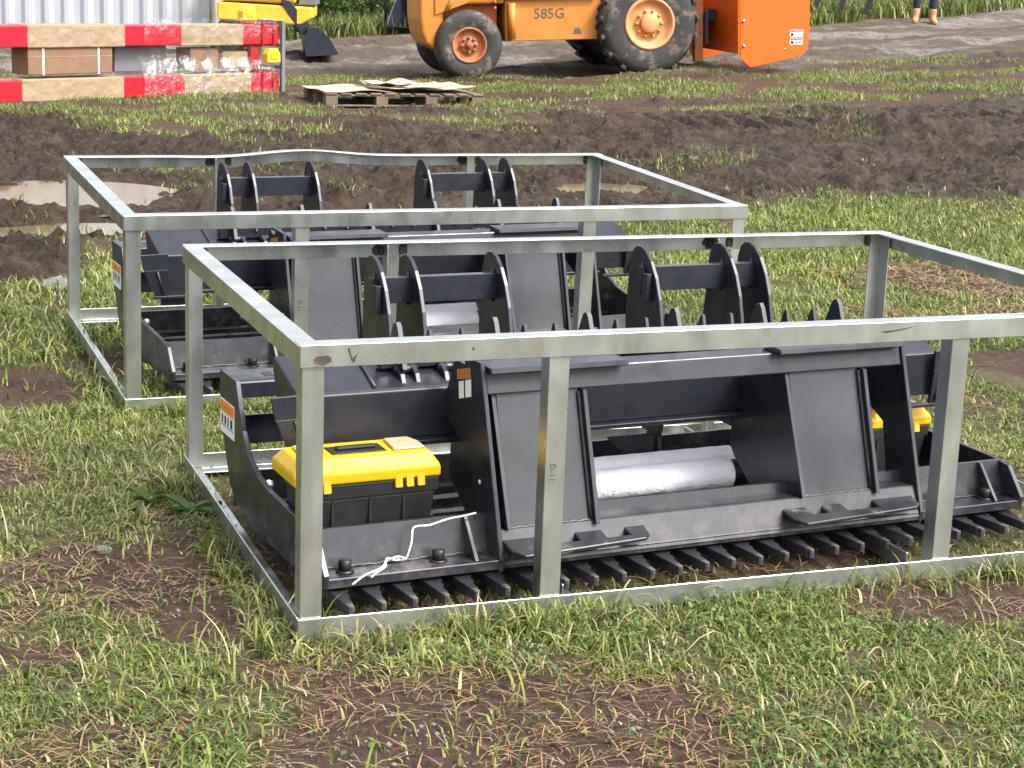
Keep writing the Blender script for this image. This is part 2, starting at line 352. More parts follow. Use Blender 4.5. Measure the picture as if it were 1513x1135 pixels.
# puddles: flat water sheets lying in the hollows
for cx, cy, rx, ry, a_ in PUD:
    n = 40; v = [(cx, cy)] + [(cx + 1.35 * (rx * math.cos(t) * math.cos(a_) - ry * math.sin(t) * math.sin(a_)), cy + 1.35 * (rx * math.cos(t) * math.sin(a_) + ry * math.sin(t) * math.cos(a_))) for t in np.linspace(0, 2 * math.pi, n, endpoint=False)]
    zz = float(base_h(np.array([cx]), np.array([cy]))[0]) - .04
    mb = MB().add([(p[0], p[1], zz) for p in v], [(0, 1 + i, 1 + (i + 1) % n) for i in range(n)])
    p = mb.build('puddle', 'muddy_water'); p['kind'] = 'structure'

# ------------------------------------------------------------------ the galvanised crate
W_, D_, H_, A_, T_ = 2.343, 1.422, .68, .0505, .005
def Lrail(mb, axis, a0, a1, c0, c1, dirs):
    """angle iron along axis from a0 to a1; corner at (c0,c1) of the other two axes; dirs = inward signs"""
    d0, d1 = dirs; p = [(c0, c1), (c0 + d0 * A_, c1), (c0 + d0 * A_, c1 + d1 * T_), (c0 + d0 * T_, c1 + d1 * T_), (c0 + d0 * T_, c1 + d1 * A_), (c0, c1 + d1 * A_)]
    return mb.prism(p, a0, a1, axis)
def make_crate(label):
    t = thing('steel_crate', label, 'crate', group=None)
    g_ = .006
    def rail(nm, *a): return Lrail(MB(), *a).build(nm, 'zinc', t, .0012)
    rail('top_rail', 'x', 0, W_, 0, H_, (1, -1)); back = rail('top_rail', 'x', 0, W_, D_, H_, (-1, -1)); back.name = 'top_rail'
    rail('top_rail', 'y', g_, D_ - g_, -.0015, H_ - .0025, (1, -1)); rail('top_rail', 'y', g_, D_ - g_, W_ + .0015, H_ - .0025, (-1, -1))
    rail('bottom_rail', 'x', 0, W_, 0, 0, (1, 1)); rail('bottom_rail', 'x', 0, W_, D_, 0, (-1, 1))
    rail('bottom_rail', 'y', g_, D_ - g_, -.0015, .003, (1, 1)); rail('bottom_rail', 'y', g_, D_ - g_, W_ + .0015, .003, (-1, 1))
    e = T_ + .001; zb, zt = T_ + .004, H_ - T_ - .004
    for x, sx in ((e, 1), (W_ - e, -1)):
        for y, sy in ((e, 1), (D_ - e, -1)): rail('post', 'z', zb, zt, x, y, (sx, sy))
    for x in (.585, 1.668): rail('post', 'z', zb, zt, x, e, (1, 1))
    for x in (.60, 1.70): rail('post', 'z', zb, zt, x, D_ - e, (1, -1))
    for x in (.66, 1.62): Lrail(MB(), 'y', .052, D_ - .052, x, .0065, (1, 1)).build('cross_rail', 'zinc', t, .0012)
    # weld beads and scorch marks at the joints
    for x in (.60, 1.70):
        for dx in (-.006, .056): MB().lathe([(.0, -.016), (.005, -.010), (.006, .0), (.005, .01), (0, .016)], (x + dx, D_ - .012, H_ - .03), 'z', 8).build('weld', 'scorch', t)
    for x, dx in ((W_ - .06, -.004), (.06, .004)): MB().lathe([(0, -.022), (.008, -.012), (.009, 0), (.007, .014), (0, .022)], (x + dx, D_ - .012, H_ - .03), 'z', 8).build('weld', 'scorch', t)
    for i, x in enumerate((.60, 1.70)):
        for dx in (-.016, .066): burn(t, x + dx, H_ - .026, .018, .022, D_ - T_, i * 7 + int(dx * 1000))
    # chalked mark on the first front post
    for i, x in enumerate((.585, 1.668)):
        if i == 0: text('D-11', .021, 'decal_grey', t, Matrix.Translation((x + .012, e - .0012, .375)) @ Matrix.Rotation(R(90), 4, 'X') @ Matrix.Rotation(R(-90), 4, 'Z'), 'marking')
    return t
def burn(parent, cx, cz, rx, rz_, y, seed):
    q = random.Random(seed); pts = [(cx + rx * math.cos(a) * q.uniform(.6, 1.1), min(H_ - .007, max(H_ - A_ + .002, cz + rz_ * math.sin(a) * q.uniform(.6, 1.1)))) for a in np.linspace(0, 2 * math.pi, 12, endpoint=False)]
    return MB().prism(pts, y - .0009, y - .0002, 'y').build('weld_burn', 'scorch', parent)
crate1 = make_crate('galvanised angle-iron crate frame nearest the bare dirt, holding the loader attachment and yellow toolboxes')

# ------------------------------------------------------------------ the loader attachment inside (local u, v, z)
def make_attachment(label):
    t = thing('loader_attachment', label, 'attachment')
    B = 'black_paint'
    prof = [(.863, .412), (.863, .325), (.835, .24), (.80, .175), (.765, .115), (.70, .075), (.55, .055), (.2, .06), (.0, .085), (-.005, .11), (.06, .185), (.14, .192), (.43, .195), (.52, .207), (.60, .235), (.655, .29), (.685, .35), (.715, .412)]
    for u in (0, 2.036): MB().prism(prof, u, u + .014).build('side_plate', B, t, .0015)
    # warning label on the outside of the left plate
    la = MB().box(-.0012, -.0004, .722, .856, .245, .338).build('warning_label', 'label_white', t)
    MB().box(-.0022, -.0014, .726, .852, .303, .334).build('label_header', 'label_orange', la)
    for a_, b_ in ((.74, .757), (.775, .783), (.80, .812), (.828, .838)): MB().box(-.0022, -.0014, a_, b_, .272, .296).build('pictogram', 'label_black', la)
    MB().box(-.0022, -.0014, .728, .850, .266, .268).build('label_rule', 'label_black', la)
    text('WARNING', .021, 'label_black', la, Matrix.Translation((-.0018, .846, .311)) @ Matrix.Rotation(R(-90), 4, 'Z') @ Matrix.Rotation(R(90), 4, 'X'), 'label_text')
    # bottom lip with its upright flange, bolts and gussets
    MB().box(.002, 2.05, 0, .085, .076, .1).build('bottom_lip', B, t, .002)
    MB().prism([(.074, .1005), (.086, .1005), (.112, .19), (.10, .19)], .002, 2.05).build('lip_flange', B, t, .001)
    for u in (.388, 1.96): MB().prism([(.008, .1008), (.078, .1008), (.10, .19), (.088, .19)], u, u + .01).build('gusset', B, t, .001)
    for u in (.069, .306, .62, .95, 1.28, 1.60, 1.80, 1.954):
        bo = MB().lathe([(.0, 0), (.0165, 0), (.0165, .027), (.013, .030), (.0, .030)], (u, .045, .1), 'z', 6).build('bolt', 'oxide_bolt', t)
        MB().lathe([(0, .0), (.022, 0), (.022, .004), (0, .004)], (u, .045, .1), 'z', 14).build('washer', 'oxide_bolt', bo)
    tp = [(0, .12), (.056, .12), (.056, .006), (.049, .003), (.047, -.030), (.040, -.036), (.034, -.098), (.020, -.098)]
    me = None
    for i in range(26):
        u = .008 + i * .0782
        if me is None:
            o_ = MB().prism(tp, .044, .068, 'z').build('tooth', 'black_dusty', t, .001); me = o_.data
        else:
            o_ = bpy.data.objects.new('tooth', me); col.objects.link(o_); o_.parent = t
            b_ = o_.modifiers.new('bevel', 'BEVEL'); b_.width = .001; b_.limit_method = 'ANGLE'
        o_.location = (u, random.uniform(-.003, .003), 0)
    MB().tube([(u, .0735, .1015 + .0012 * math.sin(u * 190) + .001 * math.sin(u * 71)) for u in np.linspace(.01, 2.04, 160)], .0042, 6).build('weld', 'weld', t)
    # skeleton floor and rear bars
    for v in (.20, .32, .44, .56, .67): MB().box(.014, 2.036, v, v + .035, .062, .085).build('floor_bar', B, t, .001)
    for u0, u1 in ((.0145, .40),):
        for v in (.17, .30): MB().box(u0, u1, v, v + .025, .0855, .1295).build('support_bar', B, t, .001)
    for u in (.42, .82, 1.24, 1.64): MB().box(u, u + .03, .1, .76, .045, .0605).build('floor_rib', B, t, .001)
    MB().prism([(.775, .05), (.783, .05), (.783, .145), (.775, .145)], .014, 2.036).build('rear_bar', B, t, .001)
    MB().prism([(.795, .215), (.83, .215), (.83, .222), (.803, .222), (.803, .295), (.795, .295)], .014, 2.036).build('rear_bar', B, t, .001)
    for u0, u1 in ((.014, .2), (1.85, 2.036)):
        c_ = MB().prism([(.72, .362), (.728, .362), (.728, .402), (.855, .402), (.855, .408), (.73, .410), (.722, .404)], u0, u1).build('rear_channel', B, t, .002)
        um = (u0 + u1) / 2; MB().box(um - .012, um + .012, .755, .80, .4085, .4105).build('slot', 'label_black', c_)
    for u in (.109, .5, .86, 1.229, 1.6, 1.93):
        bo = MB().lathe([(0, -.016), (.011, -.014), (.011, 0), (.017, 0), (.017, .004), (0, .004)], (u, .7705, .10), 'y', 8).build('bolt', 'bare_bolt', t)
    # main beam: dark upright face, sloping top, flange along the bottom edge
    MB().prism([(.36, .322), (.36, .445), (.37, .452), (.56, .508), (.575, .49), (.50, .322)], .055, 1.995).build('main_beam', B, t, .003, 2)
    MB().box(.20, 1.85, .325, .49, .309, .3215).build('beam_flange', B, t, .002)
    for u0, u1, c in ((.06, .185, -1),):
        q = [(u0, .3215), (u1, .3215), (u1 - .012, .29), (u1, .262), (u0, .262)] if c < 0 else [(u0, .3215), (u1, .3215), (u1, .262), (u0, .262), (u0 + .012, .29)]
        MB().prism(q, .362, .374, 'y').build('beam_drop', B, t, .001)
    for u in (.26, 1.72):
        MB().tube([(u, .372, .456), (u + .004, .46, .482), (u + .002, .55, .508)], .005, 6).build('weld', 'weld', t)
    # folded brackets on the beam ends
    for u, sg in ((-.022, 1), (2.072, -1)):
        a_ = lambda k: u + sg * k
        MB().prism([(a_(0), .455), (a_(.10), .458), (a_(.10), .40), (a_(.012), .398)], .335, .345, 'y').build('end_bracket', B, t, .001)
        v = [(a_(.012), .335, .398), (a_(.10), .335, .40), (a_(.10), .345, .302), (a_(.055), .345, .302)]
        MB().add(v + [(x, y + .01, z) for x, y, z in v], [(0, 1, 2, 3), (7, 6, 5, 4), (0, 4, 5, 1), (1, 5, 6, 2), (2, 6, 7, 3), (3, 7, 4, 0)]).build('end_bracket', B, t, .001)
        x0, x1 = sorted((a_(.05), a_(.20))); MB().box(x0, x1, .338, .3595, .291, .3015).build('bracket_foot', B, t, .0015)
        x0, x1 = sorted((a_(.0765), a_(.0735))); MB().tube([(a_(.06), .332, .395), (a_(.085), .342, .31)], .004, 6).build('weld', 'weld', t)
    # hinge lugs on the sloping top
    for u in (.345, .385, .465, .505, 1.33, 1.37, 1.60, 1.64): MB().prism([(.385, .452), (.40, .478), (.43, .493), (.46, .497), (.49, .50), (.49, .485)], u - .007, u + .007).build('hinge_lug', B, t, .002)
    for u in (.365, .485, 1.35, 1.62): MB().tube([(u - .032, .435, .483), (u + .032, .435, .483)], .011, 10).build('hinge_pin', B, t)
    # the two claws: three plates and a cross bar each
    cp = [(.758, .16), (.75, .26), (.715, .36), (.735, .48), (.757, .56), (.785, .62), (.82, .665), (.855, .692), (.885, .701), (.91, .698), (.93, .682), (.942, .65), (.947, .60), (.955, .48), (.945, .36), (.88, .27), (.825, .2), (.82, .16)]
    for us in ((.445, .546, .806), (1.292, 1.566, 1.67)):
        for u in us:
            p_ = MB().prism(cp, u - .006, u + .006).build('claw_plate', B, t, .0015)
            MB().lathe([(0, -.05), (.005, -.045), (.006, 0), (.005, .04), (0, .05)], (u - .009, .86, .61), 'z', 6).build('weld', 'weld', p_)
        b_ = MB().prism([(.842, .572), (.87, .572), (.87, .645), (.842, .645)], us[0] - .02, us[2] + .004).build('cross_bar', B, t, .001)
        MB().box(us[0] - .025, us[0] - .009, .80, .83, .55, .63).build('stop_block', B, t, .001)
    # comb of hooked tines behind the mounting frame
    MB().box(.30, 1.76, .44, .475, .485, .525).build('tine_bar', B, t, .002)
    for u in (.35, .62, .895, 1.165, 1.44, 1.70): MB().prism([(.395, .49), (.52, .49), (.47, .595), (.452, .603), (.44, .59)], u - .007, u + .007).build('tine', B, t, .001)
    for u in (.44, .53, .71, .80, .985, 1.075, 1.255, 1.345, 1.53, 1.62): MB().prism([(.43, .51), (.49, .51), (.462, .577), (.452, .577)], u - .005, u + .005).build('small_tine', B, t, .001)
    # quick-attach mounting frame, leaning back
    qp = [(0, .07), (-.004, .10), (.15, .555), (.30, .555), (.345, .455), (.3585, .44), (.3585, .375), (.334, .366), (.262, .337), (.195, .305), (.168, .2), (.145, .05), (.05, .045)]
    for i, u in enumerate((.447, 1.695)):
        sp_ = MB().prism(qp, u, u + .012).build('mount_plate', B, t, .0015)
        if i == 0:
            la = MB().prism([(.185, .455), (.272, .425), (.288, .525), (.205, .548)], u - .0012, u - .0004).build('spec_label', 'label_black', sp_)
            MB().prism([(.20, .505), (.283, .485), (.286, .51), (.204, .532)], u - .0022, u - .0014).build('label_header', 'label_amber', la)
            for (a_, b_) in ((.194, .228), (.238, .268)): MB().prism([(a_, .462 - (a_ - .19) * .3), (b_, .462 - (b_ - .19) * .3), (b_ + .005, .505 - (b_ - .19) * .3), (a_ + .005, .505 - (a_ - .19) * .3)], u - .0022, u - .0014).build('label_panel', 'label_white', la)
            text('1-800', .02, 'label_white', sp_, Matrix.Translation((u - .0012, .285, .532)) @ Matrix.Rotation(R(-90), 4, 'Z') @ Matrix.Rotation(R(90), 4, 'X'), 'label_text')
            MB().lathe([(0, -.002), (.006, -.0018), (.006, 0)], (u, .13, .26), 'x', 10).build('rivet', 'label_white', sp_)
    k = .33
    def lean(u0, u1, z0, z1, off, th): # slab in the leaning plane
        return MB().prism([(off + k * (z0 - .08), z0), (off + th + k * (z0 - .08), z0), (off + th + k * (z1 - .08), z1), (off + k * (z1 - .08), z1)], u0, u1)
    lean(.4595, 1.6945, .478, .532, .0, .07).build('top_beam', B, t, .004, 2)
    for u0, u1 in ((.462, .84), (1.29, 1.692)): lean(u0, u1, .533, .547, -.035, .09).build('top_flange', B, t, .002)
    for u0, u1, uw in ((.488, .714, .4875), (1.338, 1.558, 1.3375)):
        lean(u0, u1, .165, .4775, .012, .01).build('face_plate', B, t, .001)
        MB().tube([(u, k * .085 + .0105, .1655 + .0012 * math.sin(u * 210)) for u in np.linspace(u0, u1, 30)], .0045, 6).build('weld', 'weld', t)
        web = lean(u1 + .0005, u1 + .0125, .16, .4775, -.012, .07).build('web_plate', B, t, .0012)
        MB().tube([(u1 - .002, k * (z - .08) + .009, z) for z in np.linspace(.17, .47, 9)], .006, 6).build('weld', 'weld', web)
        wp = [(.02, .168), (.112, .168), (.112, .11), (.19, .112), (.275, .135), (.36, .19), (.388, .22), (.385, .30), (.358, .318), (.3585, .44), (.30, .478), (.145, .478)]
        MB().prism(wp, uw - .012, uw).build('web_plate', B, t, .0012)
    MB().prism([(-.004, .086), (.032, .166), (.11, .166), (.11, .155), (.04, .155), (.01, .086)], .4595, 1.6945).build('bottom_beam', B, t, .002)
    # latch lips on the lower beam, with their square notches cut out
    def tab(u0, u1, notch):
        pts = [(u0, .075), (u0, -.02), (u0 + .02, -.055), (u1 - .02, -.03), (u1, -.012), (u1 + .02, .07)]
        top_ = [(u1 + .02, .07)]
        for a_, b_ in reversed(notch): top_ += [(b_, .07), (b_ - .006, -.006), (a_ - .006, -.006), (a_, .07)]
        q = [(u0, -.02), (u0 + .02, -.055), (u1 - .015, -.03), (u1 + .004, -.012)] + top_ + [(u0, .07)]
        o_ = MB().prism(q, .128, .138, 'z').build('latch_lip', 'black_dusty', t, .002); o_.rotation_euler = (R(7), 0, 0); return o_
    tab(.462, .84, ((.60, .66), (.735, .80))); tab(1.265, 1.665, ((1.34, 1.39), (1.45, 1.55)))
    # hydraulic cylinders in white wrapping
    for v, z, r, u0, u1, u2 in ((.42, .125, .043, .80, 1.345, 1.46), (.535, .128, .040, .84, 1.42, 1.53)):
        n = 26; path = [(u0 + (u1 - u0) * i / n, v, z) for i in range(n + 1)]
        c_ = MB().tube(path, [r * (1 + .012 * math.sin(i * 1.7) + .01 * math.sin(i * 3.1 + 1)) for i in range(n + 1)], 20).build('wrapped_cylinder', 'white_wrap', t)
        MB().tube([(u0 - .1, v, z), (u0 + .002, v, z)], r * .86, 16).build('cylinder_head', 'rubber_hose', c_); MB().tube([(u1 - .002, v, z), (u2, v, z)], r * .86, 16).build('cylinder_head', 'rubber_hose', c_)
    # curved centre guide
    MB().prism([(.60, .33), (.655, .25), (.675, .19), (.66, .14), (.64, .115), (.64, .086), (.58, .086), (.58, .11), (.60, .14), (.61, .19), (.59, .25), (.54, .33)], 1.22, 1.235).build('centre_guide', B, t, .002)
    MB().prism([(1.06, .2), (1.215, .2), (1.215, .087), (1.17, .087)], .615, .625, 'y').build('centre_bracket', B, t, .002)
    return t
AT0 = (.085, .105, .0); ATR = .078
att1 = make_attachment('black loader attachment with toothed lip, two white-wrapped cylinders and yellow toolboxes inside')
att1.location = AT0; att1.rotation_euler = (0, 0, ATR)
# second crate and attachment: copies, tilted a little on uneven turf
M2 = Matrix.Translation((-.0488, 2.2564, -.0321)) @ Matrix.Rotation(.0245, 4, 'Z') @ Matrix.Rotation(.0359, 4, 'X')
crate2 = copy_tree(crate1); crate2.matrix_world = M2; crate2.scale = (1, .968, 1); crate2['label'] = 'galvanised angle-iron crate frame with a buckled back rail, standing before the churned mud'
att2 = copy_tree(att1); att2['label'] = 'black loader attachment without toolboxes, in the crate with the buckled back rail'
att2.matrix_world = M2 @ Matrix.Translation((.178, .10, .002)) @ Matrix.Rotation(ATR - .01, 4, 'Z')
for pts in ([(.106, .670), (.110, .671), (.117, .648), (.127, .655), (.131, .664), (.122, .638), (.116, .640)], [(1.452, .657), (1.50, .661), (1.56, .669), (1.52, .660), (1.47, .653)], [(.395, .66), (.399, .662), (.4, .655), (.396, .653)]):
    MB().prism(pts, -.0009, -.0002, 'y').build('scratch', 'scorch', crate1)
burn(crate1, .05, H_ - .035, .022, .012, 0, 5)
for o in (crate1, crate2): o['group'] = 'galvanised crates'
for o in (att1, att2): o['group'] = 'crated loader attachments'
# buckle the second crate's back top rail
rails = [c for c in crate2.children if c.name.startswith('top_rail')]
bk = rails[1]; bk.data = bk.data.copy()
mb = MB(); n = 60; base = [(D_, H_), (D_ - A_, H_), (D_ - A_, H_ - T_), (D_ - T_, H_ - T_), (D_ - T_, H_ - A_), (D_, H_ - A_)]
vs = []
for i in range(n + 1):
    x = W_ * i / n; d = .022 * math.exp(-((x - .98) / .22) ** 2) - .003 * math.exp(-((x - .6) / .12) ** 2)
    for j, (y, z) in enumerate(base):
        vs.append((x, y - (.012 * math.exp(-((x - .95) / .25) ** 2) if j in (1, 2) else 0), z + d * (1.15 if j in (1, 2) else 1)))
fs = [(i * 6 + j, i * 6 + (j + 1) % 6, (i + 1) * 6 + (j + 1) % 6, (i + 1) * 6 + j) for i in range(n) for j in range(6)] + [tuple(range(6)), tuple(range(n * 6, n * 6 + 6))[::-1]]
bm_me = bpy.data.meshes.new('top_rail'); bm_me.from_pydata(vs, [], fs); bmm = bmesh.new(); bmm.from_mesh(bm_me); bmesh.ops.recalc_face_normals(bmm, faces=bmm.faces); bmm.to_mesh(bm_me); bmm.free(); bm_me.materials.append(MATS['zinc']); bk.data = bm_me
bk['label'] = 'top rail bent into a shallow hump'

# ------------------------------------------------------------------ toolboxes
AM = Matrix.Translation(AT0) @ Matrix.Rotation(ATR, 4, 'Z')
def toolbox(label, u, v, z, rz, scl):
    t = thing('toolbox', label, 'toolbox', group='yellow-lidded toolboxes')
    t.matrix_world = AM @ Matrix.Translation((u, v, z)) @ Matrix.Rotation(rz, 4, 'Z') @ Matrix.Diagonal((*scl, 1))
    L, Dp = .39, .2
    def frust(x0, x1, y0, y1, z0, z1, i):
        return MB().add([(x0 + i, y0 + i, z0), (x1 - i, y0 + i, z0), (x1 - i, y1 - i, z0), (x0 + i, y1 - i, z0), (x0, y0, z1), (x1, y0, z1), (x1, y1, z1), (x0, y1, z1)], [(3, 2, 1, 0), (4, 5, 6, 7), (0, 1, 5, 4), (1, 2, 6, 5), (2, 3, 7, 6), (3, 0, 4, 7)])
    bd = frust(.036, L - .012, .01, Dp - .01, 0, .10, .012).build('body', 'black_plastic', t, .004, 2)
    frust(.030, L - .004, .003, Dp - .003, .1005, .135, .002).build('collar', 'black_plastic', t, .003, 2)
    for x in (.10, .20, .29): MB().box(x, x + .006, .008, .016, .01, .098).build('rib', 'black_plastic', bd)
    def lidp(x0, x1): return [(x0, .136), (x1, .136), (x1, .16), (x1 - .03, .192), (x0 + .03, .192), (x0, .16)]
    lid = MB()
    pts = []
    a, b_ = 0, L
    v_ = [(a, 0, .136), (b_, 0, .136), (b_, Dp, .136), (a, Dp, .136), (a, 0, .162), (b_, 0, .162), (b_, Dp, .162), (a, Dp, .162), (a + .022, .032, .192), (b_ - .022, .032, .192), (b_ - .022, Dp - .032, .192), (a + .022, Dp - .032, .192)]
    lid.add(v_, [(3, 2, 1, 0), (0, 1, 5, 4), (1, 2, 6, 5), (2, 3, 7, 6), (3, 0, 4, 7), (4, 5, 9, 8), (5, 6, 10, 9), (6, 7, 11, 10), (7, 4, 8, 11), (8, 9, 10, 11)])
    ld = lid.build('lid', 'yellow_plastic', t, .006, 3)
    MB().box(.115, .26, .05, .125, .1925, .1945).build('handle_recess', 'black_plastic', ld, .001)
    MB().box(.135, .24, .078, .098, .195, .203).build('handle', 'black_plastic', ld, .004, 2)
    for x0, x1 in ((.03, .085), (.275, .36)): MB().prism([(x0, .045), (x1, .045), (x1 + .004, .10), (x1 - .01, .15), (x0 + .01, .15)], .1925, .1985, 'z').build('organiser_cover', 'clear_plastic', ld, .002)
    for x in (.05, .075, .265, .295, .325): MB().prism([(-.006, .118), (.0, .148), (.006, .148), (.006, .118)], x, x + .02).build('latch', 'yellow_plastic', ld, .0015)
    return t
toolbox('black toolbox with yellow lid and clear organiser covers, beside the white tie wire', -.020, .155, .131, .0, (.96, .92, 1.08))
toolbox('black toolbox with yellow lid, half hidden behind the mounting plate away from the tie wire', 1.638, .385, .087, 0, (.98, .95, 1.0))
# white tie wire knotted on the lip
wp = [(.414, .075, .20), (.37, .06, .201), (.331, .055, .199), (.287, .06, .187), (.258, .062, .187), (.244, .06, .181), (.238, .05, .155), (.229, .045, .13), (.222, .05, .112), (.20, .06, .108), (.181, .058, .112), (.15, .02, .108), (.10, -.008, .105), (.058, -.04, .098)]
def smooth_path(P, n=5):
    P = [Vector(p) for p in P]; o = []
    for i in range(len(P) - 1):
        p0, p1, p2, p3 = P[max(i - 1, 0)], P[i], P[i + 1], P[min(i + 2, len(P) - 1)]
        for k_ in range(n):
            t = k_ / n; o.append(.5 * ((2 * p1) + (p2 - p0) * t + (2 * p0 - 5 * p1 + 4 * p2 - p3) * t * t + (3 * p1 - p0 - 3 * p2 + p3) * t ** 3))
    return o + [P[-1]]
mb = MB().tube(smooth_path(wp), .0024, 6)
mb.tube(smooth_path([(.225, .05, .112), (.205, .045, .122), (.19, .05, .118), (.195, .065, .108), (.21, .062, .116), (.2, .048, .112), (.18, .055, .118), (.172, .05, .110), (.165, .03, .106), (.135, .005, .104), (.112, -.018, .102)]), .0022, 6)
wire = tag(mb.build('tie_wire', 'white_wire'), 'thin white wire knotted on the toothed lip of the attachment', 'wire'); wire.matrix_world = AM

# ------------------------------------------------------------------ wrapped red lift columns
def H1(x, y): return float(height(np.array([x]), np.array([y]))[0])
red_rot = math.atan2(1.90, 3.24)
RM = Matrix.Translation((.61, 14.74, 0)) @ Matrix.Rotation(red_rot, 4, 'Z')
L_ = 3.72
def column(label, z):
    t = thing('lift_column', label, 'column', group='red columns packed one above the other'); t.matrix_world = RM @ Matrix.Translation((0, 0, z))
    MB().prism([(0, 0), (.32, 0), (.32, .21), (.30, .21), (.30, .02), (.02, .02), (.02, .21), (0, .21)] if False else [(0, 0), (.32, 0), (.32, .215), (0, .215)], -.05, L_).build('beam', 'red_paint', t, .012, 2)
    for a, b_ in (((.30, 1.52), (2.28, 3.18)) if z > .3 else ((.22, 1.5), (2.32, 3.3))):
        MB().box(a, b_, -.008, .328, -.006, .222).build('cardboard_wrap', 'cardboard', t, .012, 2)
    for x in (3.45, 3.62): MB().box(x, x + .02, -.03, .35, -.02, .24).build('end_flange', 'red_paint', t, .004)
    return t
column('red steel lift column with cardboard sleeves, lying on the grass under another', .0)
column('red steel lift column with cardboard sleeves, packed on top with yellow blocks', .535)
for x, lab in ((3.66, 'dark steel packing frame at the rutted road end of the red columns'),):
    t = thing('packing_frame', lab, 'frame'); t.matrix_world = RM @ Matrix.Translation((x, 0, 0))
    for y in (-.04, .34): MB().box(.08, .13, y, y + .04, .0, .8).build('upright', 'grey_steel', t, .003)
    for z in (.0, .262, .505, .768): MB().box(.085, .125, .0005, .3395, z, z + .03).build('crosspiece', 'grey_steel', t, .003)
t = thing('carton', 'long brown strapped carton between the two red columns', 'carton'); t.matrix_world = RM @ Matrix.Translation((.32, .02, .262))
bx_ = MB().box(0, 1.05, 0, .28, 0, .29).build('box', 'brown_carton', t, .008, 2)
MB().box(-.002, 1.052, -.0025, .2825, .175, .183).build('flap_edge', 'cardboard', bx_)
for x in (.17, .86): MB().box(x, x + .022, -.004, .284, -.003, .293).build('strap', 'tape_white', t)
tag(MB().box(1.5, 2.2, .15, .3, .262, .54).build('steel_plate', 'grey_steel', bevel=.004), 'grey steel plate standing between the red columns beside the carton', 'plate').matrix_world = RM
t = thing('wrapped_parts', 'bundle of parts under clear film between the red columns', 'parts'); t.matrix_world = RM
MB().box(2.45, 2.85, .04, .29, .27, .5).build('part_box', 'brown_carton', t, .01, 2); MB().box(2.92, 3.3, .05, .28, .27, .46).build('part_box', 'cardboard', t, .02, 2); MB().box(3.34, 3.46, .04, .26, .27, .52).build('part_box', 'red_paint', t, .01)
# stretch film over the wrapped end
mb = MB(); nx_, nz_ = 34, 22
for i in range(nx_ + 1):
    for j in range(nz_ + 1):
        x = 1.75 + 1.9 * i / nx_; z = -.0 + .83 * j / nz_
        y = -.02 - .012 * math.sin(i * 1.3 + j * .4) - .012 * random.random() + (.07 * math.exp(-((z - .42) / .13) ** 2))
        mb.v.append((x, y, z))
mb.f = [(i * (nz_ + 1) + j, (i + 1) * (nz_ + 1) + j, (i + 1) * (nz_ + 1) + j + 1, i * (nz_ + 1) + j + 1) for i in range(nx_) for j in range(nz_)]; mb.sm = [True] * len(mb.f)
fo = tag(mb.build('stretch_film', 'film'), 'crinkled clear stretch film over the ends of the red columns', 'film'); fo.matrix_world = RM
for x, z, yy, lab in ((3.18, .80, .0, 'small yellow block on the wrapped top column'), (3.50, .33, -.06, 'small yellow block hanging between the columns at their wrapped end')):
    t = thing('yellow_block', lab, 'block'); t.matrix_world = RM @ Matrix.Translation((x, yy, z))
    MB().prism([(0, 0), (.2, 0), (.2, .1), (.16, .16), (.04, .16), (0, .1)], 0, .1, 'y').build('body', 'yellow_old', t, .012, 2); MB().box(.05, .15, -.012, -.0005, .04, .1).build('pad', 'yellow_plastic', t, .004)

# ------------------------------------------------------------------ container and yellow machine behind
t = thing('shipping_container', 'pale grey corrugated shipping container behind the red columns', 'container', (4.62, 24.8, 0), (0, 0, math.atan2(.348, -.937)))
mb = MB(); n = 0; x = .12; pr = []
while x < 5.9: pr += [(x, 0), (x + .07, .035), (x + .17, .035), (x + .24, 0)]; x += .31
poly = pr + [(x, 0), (x, .06), (.12, .06)]
mb.prism([(a, -b_) for a, b_ in poly], .18, 2.42, 'z').build('side_panel', 'container_white', t)
for a, b_ in ((0, .119), (6.0, 6.12)): MB().box(a, b_, -.09, .02, 0, 2.6).build('corner_post', 'container_white', t, .01)
MB().box(.1195, 6.0, -.08, .015, .02, .18).build('bottom_rail', 'container_white', t, .01); MB().box(.1195, 6.0, -.08, .015, 2.42, 2.58).build('top_rail', 'container_white', t, .01)
MB().box(.0, 6.12, -2.43, -.0905, .17, .2).build('floor', 'grey_steel', t); MB().box(0, 6.12, -2.43, -.0905, 2.5, 2.56).build('roof', 'container_white', t); MB().box(.0, .06, -2.4, -.0905, .2, 2.5).build('end_panel', 'container_white', t); MB().box(.06, 6.1, -2.43, -2.4, .2, 2.5).build('side_panel', 'container_white', t)
t = thing('yellow_machine', 'yellow machine chassis parked between the container and the dark buckets', 'machine', (5.0, 23.6, 0), (0, 0, -.3))
MB().prism([(-.5, .55), (.75, .5), (.95, .62), (.95, .78), (-.5, .82)], 0, 1.3, 'y').build('chassis', 'yellow_old', t, .03, 2); MB().box(-.45, .7, -.02, 1.2, .83, 1.5).build('cover', 'yellow_old', t, .05, 2); MB().box(.72, 1.0, .1, 1.1, .80, 1.3).build('grille', 'grey_steel', t, .02)
for x in (-.2,):
    for y in (.05, 1.0): MB().lathe([(.15, 0), (.30, .01), (.34, .06), (.34, .2), (.30, .25), (.15, .26)], (x, y, .34), 'y', 24).build('wheel', 'tyre', t)
